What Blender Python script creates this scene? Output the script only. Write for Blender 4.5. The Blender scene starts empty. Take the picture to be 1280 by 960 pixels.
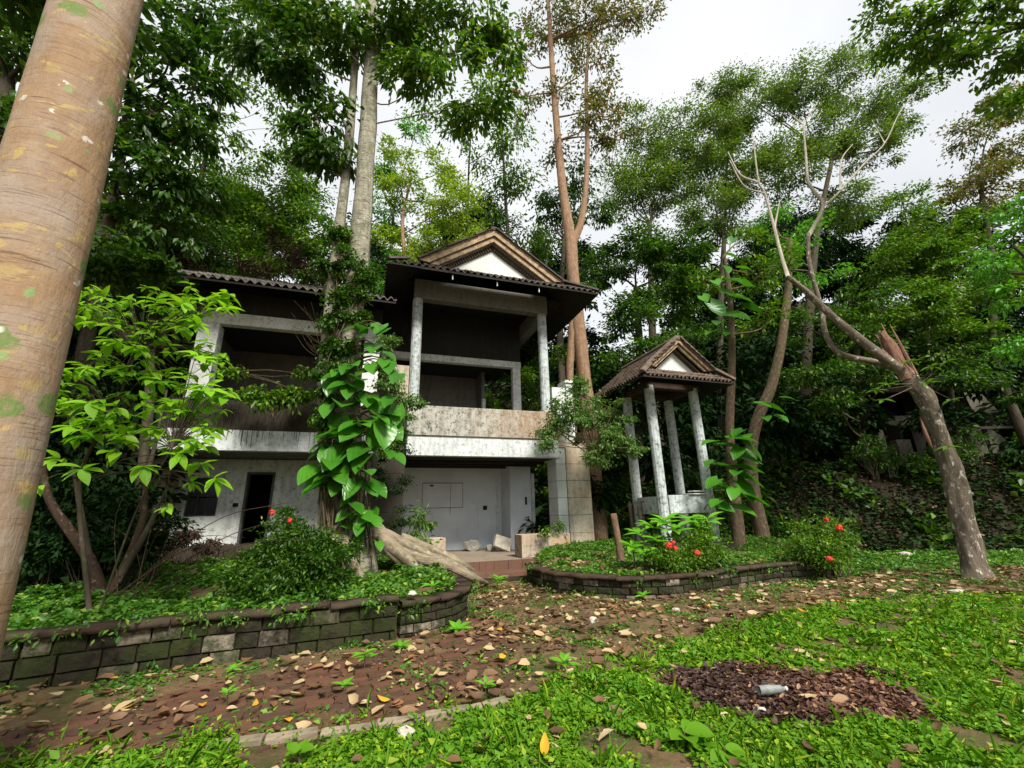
import bpy, math, random
import numpy as np
from mathutils import Vector, Matrix
random.seed(7)
R = np.random.default_rng(11)
C = bpy.context.scene.collection
PI = math.pi

# ------------------------------------------------------------------ camera
F = 528.0; EYE = 1.5                      # focal length in photo pixels, eye height
up = np.array([-42., 1730., -528.]); up /= np.linalg.norm(up)
fw = np.array([0, 0, -1.]); fw = fw - fw.dot(up) * up; fw /= np.linalg.norm(fw)
rt = np.cross(fw, up)
cam = bpy.data.cameras.new('camera'); cam.sensor_width = 36; cam.lens = 36 * F / 1280
cam.clip_start = 0.05; cam.clip_end = 2000
co = bpy.data.objects.new('camera', cam); C.objects.link(co)
rows = np.array([rt, fw, up])
M4 = Matrix([list(rows[i]) + [0] for i in range(3)] + [[0, 0, 0, 1]])
co.matrix_world = Matrix.Translation((0, 0, EYE)) @ M4
bpy.context.scene.camera = co
# ------------------------------------------------------------------ sky, sun, exposure
SUN_EL, SUN_AZ = math.radians(46), math.radians(152)
w = bpy.data.worlds.new('World'); bpy.context.scene.world = w; w.use_nodes = True
nt = w.node_tree; bgn = nt.nodes['Background']
sky = nt.nodes.new('ShaderNodeTexSky'); sky.sky_type = 'NISHITA'; sky.sun_disc = False
sky.sun_elevation = SUN_EL; sky.sun_rotation = SUN_AZ
mx = nt.nodes.new('ShaderNodeMix'); mx.data_type = 'RGBA'; mx.inputs[0].default_value = 0.9
tc = nt.nodes.new('ShaderNodeTexCoord'); nz = nt.nodes.new('ShaderNodeTexNoise'); nz.inputs['Scale'].default_value = 2.2
nz.inputs['Detail'].default_value = 5
cr = nt.nodes.new('ShaderNodeValToRGB')
cr.color_ramp.elements[0].position = .3; cr.color_ramp.elements[0].color = (4.2, 4.3, 4.4, 1)
cr.color_ramp.elements[1].position = .7; cr.color_ramp.elements[1].color = (5.5, 5.55, 5.5, 1)
nt.links.new(tc.outputs['Generated'], nz.inputs['Vector']); nt.links.new(nz.outputs[0], cr.inputs[0])
nt.links.new(sky.outputs[0], mx.inputs[6]); nt.links.new(cr.outputs[0], mx.inputs[7])
nt.links.new(mx.outputs[2], bgn.inputs[0]); bgn.inputs[1].default_value = 0.05
sl = bpy.data.lights.new('sun', 'SUN'); sl.energy = 1.5; sl.angle = math.radians(14); sl.color = (1, .955, .86)
so = bpy.data.objects.new('sun', sl); C.objects.link(so)
sd = Vector((math.sin(SUN_AZ) * math.cos(SUN_EL), math.cos(SUN_AZ) * math.cos(SUN_EL), math.sin(SUN_EL)))
so.rotation_euler = sd.to_track_quat('Z', 'Y').to_euler()
vs = bpy.context.scene.view_settings
vs.view_transform = 'Standard'; vs.look = 'None'; vs.exposure = 2.05; vs.gamma = 1; vs.use_curve_mapping = False
bpy.context.scene.cycles.max_bounces = 5
bpy.context.scene.cycles.diffuse_bounces = 2

# ------------------------------------------------------------------ frames and small maths
def ray(px, py):
    d = np.array([px - 640, 480 - py, -F]); return np.array([rt @ d, fw @ d, up @ d]) / F
EY = np.array([0, 0, EYE])
def P(px, py, Y):
    d = ray(px, py); return EY + d * (Y / d[1])
def G(px, py, z=0.):
    d = ray(px, py); return EY + d * ((z - EYE) / d[2])
def dep(p): 
    d = np.array(p) - EY; c = rt * d[0] + fw * d[1] + up * d[2]; return -c[2]
HU = np.array([.94813864, .31785708, 0]); HV = np.array([-.31785708, .94813864, 0])
HO = np.array([-.97447309, 12.2316354, 0])
HM = Matrix([[HU[0], HV[0], 0, HO[0]], [HU[1], HV[1], 0, HO[1]], [0, 0, 1, 0], [0, 0, 0, 1]])
def H(u, v, z): return HO + HU * u + HV * v + np.array([0, 0, z])
def unit(a): return a / (np.linalg.norm(a, axis=-1, keepdims=True) + 1e-9)

# ------------------------------------------------------------------ materials
MATS = {}
class N:
    """small node helper"""
    def __init__(s, name):
        s.m = bpy.data.materials.new(name); s.m.use_nodes = True; s.t = s.m.node_tree
        s.b = s.t.nodes['Principled BSDF']; s.out = s.t.nodes['Material Output']; s.c = None
        MATS[name] = s.m
    def n(s, ty): return s.t.nodes.new(ty)
    def l(s, a, b): s.t.links.new(a, b)
    def coord(s, kind='Object', scale=(1, 1, 1)):
        tc = s.n('ShaderNodeTexCoord'); mp = s.n('ShaderNodeMapping'); mp.inputs['Scale'].default_value = scale
        s.l(tc.outputs[kind], mp.inputs[0]); return mp.outputs[0]
    def noise(s, sc, det=4, rough=.55, vec=None, dist=0):
        t = s.n('ShaderNodeTexNoise'); t.inputs['Scale'].default_value = sc; t.inputs['Detail'].default_value = det
        t.inputs['Roughness'].default_value = rough; t.inputs['Distortion'].default_value = dist
        s.l(vec if vec is not None else s.coord(), t.inputs['Vector']); return t.outputs[0]
    def voro(s, sc, vec=None, feature='F1'):
        t = s.n('ShaderNodeTexVoronoi'); t.inputs['Scale'].default_value = sc; t.feature = feature
        s.l(vec if vec is not None else s.coord(), t.inputs['Vector']); return t.outputs[0]
    def ramp(s, f, a, b, ca=(0, 0, 0), cb=(1, 1, 1)):
        t = s.n('ShaderNodeValToRGB'); e = t.color_ramp.elements
        e[0].position = a; e[0].color = (*ca, 1); e[1].position = b; e[1].color = (*cb, 1)
        s.l(f, t.inputs[0]); return t.outputs[0]
    def mix(s, fac, a, b, mode='MIX'):
        t = s.n('ShaderNodeMix'); t.data_type = 'RGBA'; t.blend_type = mode
        for sock, v in ((t.inputs[0], fac), (t.inputs[6], a), (t.inputs[7], b)):
            if isinstance(v, (tuple, list)): sock.default_value = (*v, 1) if len(v) == 3 else v
            elif isinstance(v, (int, float)): sock.default_value = v
            else: s.l(v, sock)
        return t.outputs[2]
    def mul(s, a, b):
        t = s.n('ShaderNodeMath'); t.operation = 'MULTIPLY'
        for sock, v in ((t.inputs[0], a), (t.inputs[1], b)):
            if isinstance(v, (int, float)): sock.default_value = v
            else: s.l(v, sock)
        return t.outputs[0]
    def bump(s, h, strength=.4, dist=.02):
        t = s.n('ShaderNodeBump'); t.inputs['Strength'].default_value = strength; t.inputs['Distance'].default_value = dist
        s.l(h, t.inputs['Height']); s.l(t.outputs[0], s.b.inputs['Normal'])
    def done(s, col, rough=.85, spec=.3):
        if isinstance(col, tuple): s.b.inputs['Base Color'].default_value = (*col, 1)
        else: s.l(col, s.b.inputs['Base Color'])
        if isinstance(rough, (int, float)): s.b.inputs['Roughness'].default_value = rough
        else: s.l(rough, s.b.inputs['Roughness'])
        s.b.inputs['Specular IOR Level'].default_value = spec; return s.m

def wall_mat(name, base, mould=.5, moss=.2, rust=0., tint=(.05, .05, .04)):
    s = N(name); v = s.coord('Object'); vs_ = s.coord('Object', (3, 3, .5))
    c = s.mix(s.ramp(s.noise(1.3, 5, .6, v), .35, .75), base, tuple(x * .78 for x in base))
    st = s.ramp(s.noise(2.2, 6, .7, vs_), .62 - mould * .25, .8, (0, 0, 0), (.85, .85, .85))
    c = s.mix(s.mul(st, mould), c, tint)
    sp = s.ramp(s.noise(9, 8, .75, v), .60 - .14 * mould, .74 - .1 * mould)
    c = s.mix(s.mul(sp, min(1, mould * 1.1)), c, (.035, .038, .028))
    if rust:
        if rust == 'x':            # rust water ran down the right half only
            sx = s.n('ShaderNodeSeparateXYZ'); s.l(v, sx.inputs[0]); md = s.n('ShaderNodeMath'); md.operation = 'MULTIPLY_ADD'; md.inputs[1].default_value = .22; s.l(sx.outputs[0], md.inputs[0]); s.l(s.noise(2.2, 6, .7, vs_), md.inputs[2])
            c = s.mix(s.mul(s.mul(s.ramp(md.outputs[0], .38, .95), s.ramp(s.noise(4, 7, .75, vs_), .3, .62, (.25, .25, .25), (1, 1, 1))), .85), c, s.mix(s.ramp(s.noise(6, 6, .75, vs_), .35, .65), (.42, .27, .15), (.24, .12, .055)))
        else: c = s.mix(s.mul(s.ramp(s.noise(.9, 4, .6, v), .45, .62), rust), c, (.42, .19, .07))
    c = s.mix(s.mul(s.ramp(s.noise(3.1, 6, .7, v), .55, .7), moss), c, (.06, .09, .03))
    s.bump(s.noise(28, 6, .7, v), .5, .012); return s.done(c, .88, .2)
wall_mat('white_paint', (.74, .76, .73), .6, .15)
wall_mat('white_beam', (.68, .71, .71), .65, .06)
wall_mat('porch_wall', (.68, .74, .79), .22, 0)
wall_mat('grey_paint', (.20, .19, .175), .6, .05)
wall_mat('parapet_stain', (.50, .48, .42), .85, .2, 'x')
wall_mat('dark_moss_wall', (.05, .042, .03), .9, .4)
wall_mat('stone_face', (.50, .45, .35), .6, .2, .25)
wall_mat('pale_stone', (.58, .62, .62), .3, .05)
wall_mat('terracotta', (.48, .40, .31), .7, .25, .6)
wall_mat('brick_step', (.16, .08, .055), .5, .25)
wall_mat('column_paint', (.60, .66, .66), .8, .15)
wall_mat('far_wall', (.20, .18, .14), .8, .4)
wall_mat('floor_tile', (.30, .24, .18), .5, .25)
wall_mat('gable_white', (.72, .74, .70), .2, .1)
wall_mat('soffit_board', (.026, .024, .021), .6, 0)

def simple(name, a, b, sc=6, rough=.8, bump=.4, stretch=(1, 1, 1), spec=.3, thr=(.35, .7)):
    s = N(name); v = s.coord('Object', stretch); f = s.noise(sc, 6, .65, v)
    s.bump(s.noise(sc * 3, 6, .7, v), bump, .01); return s.done(s.mix(s.ramp(f, *thr), a, b), rough, spec)
simple('barge_wood', (.46, .34, .21), (.15, .10, .06), 6, .8, .5, (1, 1, 1))
simple('dark_wood', (.035, .022, .016), (.07, .04, .03), 6)
simple('lattice_wood', (.14, .11, .075), (.06, .045, .03), 9)
simple('tile_clay', (.085, .065, .055), (.04, .034, .03), 4, .8, .5)
simple('tile_pale', (.20, .18, .155), (.07, .055, .045), 5, .8, .5)
simple('gazebo_tile', (.17, .12, .09), (.06, .045, .035), 4, .8, .5)
simple('glass_dark', (.02, .022, .024), (.05, .05, .05), 3, .25, .1)
simple('window_metal', (.12, .12, .11), (.05, .05, .05), 8)
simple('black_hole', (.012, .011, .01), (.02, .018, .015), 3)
simple('rock', (.36, .34, .30), (.15, .14, .11), 7)
simple('pale_rock', (.55, .50, .42), (.32, .28, .22), 7)
simple('pink_flower', (.75, .06, .03), (.60, .03, .04), 9, .6, .2)
simple('curb_concrete', (.34, .28, .19), (.16, .13, .09), 5)
simple('plastic', (.26, .29, .29), (.12, .12, .10), 14, .35, .6)
simple('red_wood', (.25, .125, .08), (.07, .035, .025), 10, .8, .8, (4, 4, .6))
simple('dead_frond', (.10, .06, .04), (.045, .03, .022), 4)

def rand_island(s):
    g = s.n('ShaderNodeNewGeometry'); return g.outputs['Random Per Island']
def obj_random(s):
    g = s.n('ShaderNodeObjectInfo'); return g.outputs['Random']
def leaf_mat(name, a, b, c=None, trans=.35, rough=.45, per_obj=False, veins=False, thr=.85, spec=.4):
    s = N(name); r = obj_random(s) if per_obj else rand_island(s)
    col = s.mix(s.ramp(r, 0, 1), a, b)
    col = s.mix(s.ramp(s.noise(.9, 2, .5), .35, .65), col, tuple(x * .72 for x in b))
    if c: 
        t = s.n('ShaderNodeMath'); t.operation = 'GREATER_THAN'; t.inputs[1].default_value = thr; s.l(r, t.inputs[0])
        col = s.mix(t.outputs[0], col, c)
    if veins:
        tc_ = s.coord('Object', (1, 1, 1)); wv = s.n('ShaderNodeTexWave'); wv.inputs['Scale'].default_value = 2.2 * veins
        wv.bands_direction = 'DIAGONAL'; wv.inputs['Distortion'].default_value = .8
        s.l(tc_, wv.inputs[0]); col = s.mix(s.ramp(wv.outputs[0], .0, .22, (.55, .55, .55), (0, 0, 0)), col, tuple(min(1, x * 1.7) for x in a))
    if veins: col = s.mix(s.mul(s.ramp(s.noise(5, 5, .7, s.coord('Object')), .62, .72), .6), col, tuple(min(1, x * 1.4 + .03) for x in (b[1] * .8, b[1] * .8, b[2]))); s.bump(wv.outputs[0], .3, .01)
    s.done(col, rough, spec)
    tr = s.n('ShaderNodeBsdfTranslucent'); s.l(s.mix(1.0, col, (1.25, 1.3, .6), 'MULTIPLY'), tr.inputs[0])
    ms = s.n('ShaderNodeMixShader'); ms.inputs[0].default_value = trans
    s.l(s.b.outputs[0], ms.inputs[1]); s.l(tr.outputs[0], ms.inputs[2]); s.l(ms.outputs[0], s.out.inputs[0])
    return s.m
leaf_mat('leaf_dark', (.022, .070, .006), (.055, .145, .010), (.13, .24, .015), thr=.88)
leaf_mat('leaf_mid', (.045, .135, .007), (.11, .24, .012), (.22, .34, .02), thr=.85)
leaf_mat('leaf_bright', (.08, .28, .02), (.14, .40, .03))
leaf_mat('leaf_yellow', (.20, .32, .025), (.34, .46, .035), (.26, .42, .03), thr=.8)
leaf_mat('leaf_olive', (.09, .15, .025), (.17, .18, .035), (.24, .14, .05), thr=.75)
leaf_mat('leaf_fine', (.065, .145, .02), (.14, .24, .03), (.24, .33, .04), thr=.85)
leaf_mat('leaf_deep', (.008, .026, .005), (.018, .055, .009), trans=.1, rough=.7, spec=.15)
leaf_mat('leaf_grass', (.050, .17, .006), (.135, .31, .010), (.26, .38, .02), trans=.3, rough=.6, spec=.2, thr=.86)
leaf_mat('leaf_weed', (.09, .26, .02), (.18, .38, .03), (.28, .36, .04), trans=.35, rough=.55, spec=.2, thr=.85)
leaf_mat('leaf_bed', (.03, .12, .010), (.09, .24, .02), (.20, .32, .03), trans=.3, thr=.85)
leaf_mat('leaf_ivy', (.07, .17, .035), (.16, .28, .06), trans=.35)
leaf_mat('leaf_cover', (.010, .028, .007), (.025, .065, .013), (.035, .02, .012), trans=.12, thr=.85, rough=.7, spec=.15)
leaf_mat('leaf_shrub', (.16, .40, .012), (.34, .60, .03), trans=.45, per_obj=True, veins=3)
leaf_mat('leaf_shrub_far', (.10, .32, .010), (.30, .56, .025), trans=.45)
leaf_mat('leaf_pothos', (.025, .12, .010), (.09, .30, .018), trans=.3, rough=.32, per_obj=True, veins=1.5)
leaf_mat('leaf_seedling', (.12, .38, .02), (.2, .5, .03), trans=.4, per_obj=True)
leaf_mat('litter_leaf', (.15, .06, .03), (.045, .022, .018), (.30, .17, .09), trans=.05, rough=.6, thr=.9)
leaf_mat('dry_leaf', (.30, .17, .08), (.10, .055, .03), (.46, .34, .18), trans=.15, rough=.6, thr=.8)
leaf_mat('dry_leaf_pale', (.60, .48, .30), (.42, .29, .15), trans=.1, rough=.6, per_obj=True)
leaf_mat('dry_leaf_brown', (.28, .12, .055), (.16, .07, .04), trans=.1, rough=.6, per_obj=True)
leaf_mat('dry_leaf_yellow', (.75, .45, .03), (.65, .33, .03), trans=.2, rough=.6, per_obj=True)

def bark(name, base, dark, lich=(.45, .45, .38), lamt=.5, lsc=7, rings=0., moss=0., bump=.6, crack=6):
    s = N(name); v = s.coord('UV'); vst = s.coord('UV', (1, .35, 1))
    c = s.mix(s.ramp(s.noise(crack, 6, .7, vst), .35, .68), base, dark)
    c = s.mix(s.mul(s.ramp(s.noise(lsc, 5, .6, v), .56, .66), lamt), c, lich)
    h = s.noise(crack * 3, 6, .7, vst)
    if rings:
        vr = s.coord('UV', (.9, 14, 1)); n2 = s.ramp(s.noise(2.2, 7, .75, vr, 1.2), .36, .46, (0, 0, 0), (1, 1, 1))
        c = s.mix(s.mix(n2, (rings,) * 3, (0, 0, 0)), c, tuple(x * .32 for x in base)); 
        h = s.mix(.6, h, n2)
    if moss:
        c = s.mix(s.mul(s.ramp(s.noise(2.3, 6, .7, v), .5, .62), moss), c, (.05, .085, .02))
    s.bump(h, bump, .02); return s, c, v
def bark_done(name, *a, **k):
    s, c, v = bark(name, *a, **k); s.done(c, .9, .15)
s, c, v = bark('bark_foreground', (.34, .225, .13), (.23, .145, .085), (.40, .29, .16), .5, 5, 0, 0, .9, 2.5)
c = s.mix(s.mul(s.ramp(s.noise(1.6, 4, .6, v), .45, .62), .55), c, (.34, .30, .26))
c = s.mix(s.mul(s.ramp(s.noise(5.5, 4, .55, s.coord('UV', (1, 1.5, 1)), .6), .61, .645), .75), c, (.42, .31, .11))
ln = s.ramp(s.noise(2.6, 7, .8, s.coord('UV', (1.1, 22, 1)), .8), .39, .455, (1, 1, 1), (0, 0, 0))
c = s.mix(s.mul(ln, .75), c, (.10, .055, .03))
c = s.mix(s.mul(s.ramp(s.noise(60, 3, .7, v), .5, .75), .35), c, (.15, .09, .055))
def spots(c, sc, r0, r1, col, amt, seed):
    vo = s.n('ShaderNodeTexVoronoi'); vo.inputs['Scale'].default_value = sc; mp = s.n('ShaderNodeMapping'); mp.inputs['Scale'].default_value = (1, 1.25, 1); mp.inputs['Location'].default_value = (seed, seed * .7, 0)
    wn = s.noise(9, 4, .6, v); ad = s.mix(.13, s.coord('UV'), wn); s.l(ad, mp.inputs[0]); s.l(mp.outputs[0], vo.inputs['Vector'])
    gt = s.n('ShaderNodeMath'); gt.operation = 'GREATER_THAN'; gt.inputs[1].default_value = .55; sc_ = s.n('ShaderNodeSeparateColor'); s.l(vo.outputs['Color'], sc_.inputs[0]); s.l(sc_.outputs[0], gt.inputs[0])
    f = s.mul(s.mul(s.ramp(vo.outputs['Distance'], r0, r1, (1, 1, 1), (0, 0, 0)), gt.outputs[0]), amt)
    f = s.mul(f, s.ramp(s.noise(26, 5, .7, v), .25, .5))
    return s.mix(f, c, col)
c = spots(c, 3.2, .22, .29, (.13, .20, .055), .95, 0)
c = spots(c, 4.6, .16, .27, (.36, .27, .11), .65, 5.1)
c = spots(c, 5.6, .15, .21, (.20, .31, .12), .9, 3.3)
c = spots(c, 6.4, .13, .18, (.58, .56, .48), .9, 7.7)
s.done(c, .8, .2)
bark_done('bark_pale', (.36, .34, .27), (.19, .17, .12), (.52, .52, .44), .6, 9, .4, .45, 1.0)
bark_done('bark_red', (.34, .22, .14), (.20, .11, .07), (.50, .40, .28), .5, 8, .3, .15)
bark_done('bark_dark', (.09, .07, .05), (.035, .028, .02), (.2, .2, .16), .3, 8, 0, .3)
bark_done('bark_blotch', (.21, .17, .13), (.06, .045, .033), (.58, .56, .48), .95, 6, 0, .3, 1.2)
bark_done('bark_mottled', (.075, .045, .03), (.03, .02, .014), (.30, .22, .17), .6, 8, 0, .25, 1.0)
bark_done('bark_dead', (.48, .44, .36), (.28, .24, .18), (.6, .58, .5), .5, 7, .2, .1)
bark_done('root_bark', (.34, .28, .20), (.12, .095, .06), (.5, .45, .36), .6, 8, 0, .4, 1.2, 9)
bark_done('bark_vine', (.16, .11, .07), (.05, .035, .025), (.3, .28, .2), .5, 9, 0, .5, 1.0, 12)
bark_done('post_wood', (.22, .14, .09), (.07, .04, .03), (.3, .25, .18), .3, 8, 0, .2, 1)

# soil
s = N('soil'); v = s.coord('Object')
c = s.mix(s.ramp(s.noise(.8, 6, .7, v), .38, .66), (.19, .125, .065), (.085, .055, .03))
c = s.mix(s.mul(s.ramp(s.noise(14, 6, .7, v), .5, .72), .6), c, (.26, .17, .09))
c = s.mix(s.mul(s.ramp(s.noise(1.6, 6, .75, v), .48, .62), .65), c, (.055, .10, .02))
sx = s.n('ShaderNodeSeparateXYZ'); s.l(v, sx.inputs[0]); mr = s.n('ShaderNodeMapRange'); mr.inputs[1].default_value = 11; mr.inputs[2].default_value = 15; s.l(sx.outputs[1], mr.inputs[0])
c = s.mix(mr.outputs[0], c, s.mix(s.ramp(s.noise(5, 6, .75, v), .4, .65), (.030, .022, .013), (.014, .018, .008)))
s.bump(s.noise(22, 8, .75, v), .9, .03); s.done(c, .92, .15)
s = N('dark_soil'); v = s.coord('Object')
c = s.mix(s.ramp(s.noise(6, 6, .7, v), .38, .66), (.05, .035, .022), (.025, .03, .014))
s.bump(s.noise(22, 8, .75, v), .9, .03); s.done(c, .92, .1)
s = N('paver_red'); v = s.coord('Object')
c = s.mix(obj_random(s), (.14, .058, .036), (.07, .038, .026))
c = s.mix(s.mul(s.ramp(s.noise(9, 6, .7, v), .45, .7), .6), c, (.09, .06, .035))
c = s.mix(s.mul(s.ramp(s.noise(5, 6, .7, v), .56, .66), .7), c, (.06, .10, .025))
s.bump(s.noise(40, 6, .7, v), .6, .01); s.done(c, .9, .2)
s = N('stone_block'); v = s.n('ShaderNodeNewGeometry').outputs['Position']
c = s.mix(s.ramp(obj_random(s), .68, .98), (.045, .036, .024), (.34, .29, .22))
c = s.mix(s.mul(s.ramp(s.noise(9, 8, .75, v), .44, .6), .85), c, (.018, .018, .012))
c = s.mix(s.mul(s.ramp(s.noise(2.1, 5, .7, v), .44, .60), .75), c, (.035, .05, .012))
s.bump(s.noise(24, 8, .75, v), 1.0, .03); s.done(c, .92, .15)
s = N('coping_stone'); v = s.coord('Object')
c = s.mix(s.ramp(s.noise(5, 6, .7, v), .4, .65), (.07, .042, .03), (.025, .02, .015)); c = s.mix(s.mul(s.ramp(obj_random(s), .55, 1), .4), c, (.09, .07, .05))
c = s.mix(s.mul(s.ramp(s.noise(3, 6, .7, v), .5, .66), .6), c, (.05, .07, .02))
s.bump(s.noise(24, 8, .75, v), .8, .02); s.done(c, .9, .15)

# ------------------------------------------------------------------ object helpers
def tag(o, label=None, cat=None, group=None, kind=None):
    if label: o['label'] = label
    if cat: o['category'] = cat
    if group: o['group'] = group
    if kind: o['kind'] = kind
    return o
def empty(name, loc=(0, 0, 0), label=None, cat=None, group=None, mw=None):
    o = bpy.data.objects.new(name, None); C.objects.link(o); o.empty_display_size = .2
    if mw is not None: o.matrix_world = mw
    else: o.location = [float(x) for x in loc]
    return tag(o, label, cat, group)
def mesh_np(name, V, T, mat, parent=None, uv=None, smooth=False, local=False):
    """V (n,3) world coordinates (or the parent's own frame when local), T (m,3) or (m,4)"""
    V = np.asarray(V, dtype=np.float32); T = np.asarray(T, dtype=np.int32)
    me = bpy.data.meshes.new(name); k = T.shape[1]
    me.vertices.add(len(V)); me.vertices.foreach_set('co', V.ravel())
    me.loops.add(T.size); me.loops.foreach_set('vertex_index', T.ravel())
    me.polygons.add(len(T)); me.polygons.foreach_set('loop_start', np.arange(0, T.size, k, dtype=np.int32))
    try: me.polygons.foreach_set('loop_total', np.full(len(T), k, dtype=np.int32))
    except Exception: pass
    if uv is not None:
        ul = me.uv_layers.new(name='UVMap'); ul.data.foreach_set('uv', np.asarray(uv, dtype=np.float32)[T.ravel()].ravel())
    me.update(calc_edges=True)
    if smooth: me.polygons.foreach_set('use_smooth', np.ones(len(T), dtype=bool))
    me.materials.append(MATS[mat])
    return link(name, me, parent, local)
def link(name, me, parent=None, local=False):
    o = bpy.data.objects.new(name, me); C.objects.link(o)
    if parent is not None:
        o.parent = parent
        if not local: o.matrix_parent_inverse = chain(parent).inverted()
    return o
def chain(p):
    m = p.matrix_basis.copy() if p.parent is None else chain(p.parent) @ p.matrix_parent_inverse @ p.matrix_basis
    return m
def inst(name, me, mat4, parent=None):
    o = bpy.data.objects.new(name, me); C.objects.link(o)
    if parent is not None: o.parent = parent; o.matrix_parent_inverse = chain(parent).inverted()
    o.matrix_basis = mat4
    return o
def frame(pos, x, z, s=1.):
    """matrix with local Y along x (leaf axis), Z along z"""
    y = unit(np.array(x, float)); z = np.array(z, float); z = unit(z - z.dot(y) * y); xx = np.cross(y, z)
    m = Matrix([[xx[i] * s, y[i] * s, z[i] * s, float(pos[i])] for i in range(3)] + [[0, 0, 0, 1]]); return m

class MB:
    def __init__(s): s.v = []; s.f = []
    def add(s, V, Fs):
        b = len(s.v); s.v += [tuple(map(float, p)) for p in V]; s.f += [tuple(b + i for i in f) for f in Fs]; return s
    def box(s, x0, x1, y0, y1, z0, z1, j=0.):
        vs_ = [(x, y, z) for z in (z0, z1) for y in (y0, y1) for x in (x0, x1)]
        if j: vs_ = [tuple(c + random.uniform(-j, j) for c in p) for p in vs_]
        return s.add(vs_, [(0, 2, 3, 1), (4, 5, 7, 6), (0, 1, 5, 4), (2, 6, 7, 3), (0, 4, 6, 2), (1, 3, 7, 5)])
    def prism(s, poly, off):
        """closed polygon (list of 3-vectors) extruded by off"""
        n = len(poly); o = np.array(off); a = [np.array(p, float) for p in poly]
        return s.add(a + [p + o for p in a], [tuple(range(n))[::-1], tuple(range(n, 2 * n))] + [(i, (i + 1) % n, n + (i + 1) % n, n + i) for i in range(n)])
    def mesh(s, name, mat, smooth=False):
        me = bpy.data.meshes.new(name); me.from_pydata(s.v, [], s.f); me.update()
        if smooth:
            for p in me.polygons: p.use_smooth = True
        me.materials.append(MATS[mat]); return me
    def build(s, name, mat, parent=None, local=True, bevel=0, smooth=False):
        me = s.mesh(name, mat, smooth); o = link(name, me, parent, local)
        if bevel:
            m = o.modifiers.new('bevel', 'BEVEL'); m.width = bevel; m.segments = 2; m.limit_method = 'ANGLE'
        return o

def spline(pts, n):
    pts = [np.array(p, float) for p in pts]
    if len(pts) == 2: return np.array([pts[0] + (pts[1] - pts[0]) * t for t in np.linspace(0, 1, n)])
    p = [2 * pts[0] - pts[1]] + pts + [2 * pts[-1] - pts[-2]]; out = []
    seg = len(pts) - 1
    for t in np.linspace(0, seg, n):
        i = min(int(t), seg - 1); f = t - i; a, b, c, d = p[i:i + 4]
        out.append(.5 * ((2 * b) + (-a + c) * f + (2 * a - 5 * b + 4 * c - d) * f * f + (-a + 3 * b - 3 * c + d) * f ** 3))
    return np.array(out)
def tube(pts, rad, sides=10, n=None, wob=0., ends=True):
    """returns V, quads(as tris), uv : tapered tube along a spline"""
    n = n or max(4, len(pts) * 4); c = spline(pts, n); r = np.interp(np.linspace(0, 1, n), np.linspace(0, 1, len(rad)), rad)
    t = unit(np.gradient(c, axis=0)); ref = np.array([0, 1., .2]); a = np.cross(t[0], ref); a = a / np.linalg.norm(a)
    V = []; UV = []; L = 0
    ph = np.linspace(0, 2 * PI, sides + 1)
    for i in range(n):
        a = a - a.dot(t[i]) * t[i]; a /= np.linalg.norm(a); b = np.cross(t[i], a)
        if i: L += np.linalg.norm(c[i] - c[i - 1])
        rr = r[i] * (1 + wob * (np.sin(ph * 2 + L * 1.7) * .5 + np.sin(ph * 3 - L * 2.9 + 1) * .5 + .35 * np.sin(ph * 5 + L * 9)))
        rr[-1] = rr[0]
        V.append(c[i] + np.outer(np.cos(ph) * rr, a) + np.outer(np.sin(ph) * rr, b))
        UV.append(np.stack([ph / (2 * PI) * 2 * PI * max(rad), np.full(sides + 1, L)], 1))
    V = np.concatenate(V); UV = np.concatenate(UV); k = sides + 1
    q = [(i * k + j, i * k + j + 1, (i + 1) * k + j + 1, (i + 1) * k + j) for i in range(n - 1) for j in range(sides)]
    if ends:
        for base, cc in ((0, c[0]), ((n - 1) * k, c[-1])):
            V = np.vstack([V, cc]); UV = np.vstack([UV, [0, L]]); ci = len(V) - 1
            q += [(base + j, base + j + 1, ci, ci) for j in range(sides)]
    q = np.array(q); tri = np.vstack([q[:, [0, 1, 2]], q[:, [0, 2, 3]]]); tri = tri[(tri[:, 0] != tri[:, 1]) & (tri[:, 1] != tri[:, 2]) & (tri[:, 0] != tri[:, 2])]
    return V, tri, UV
def join(parts):
    V = []; T = []; U = []; b = 0
    for v_, t_, u_ in parts: V.append(v_); T.append(t_ + b); U.append(u_); b += len(v_)
    return np.vstack(V), np.vstack(T), np.vstack(U)
def tubes(name, specs, mat, parent=None, smooth=True):
    V, T, UV_ = join([tube(*a, **k) for a, k in specs]); return mesh_np(name, V, T, mat, parent, UV_, smooth)

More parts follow.
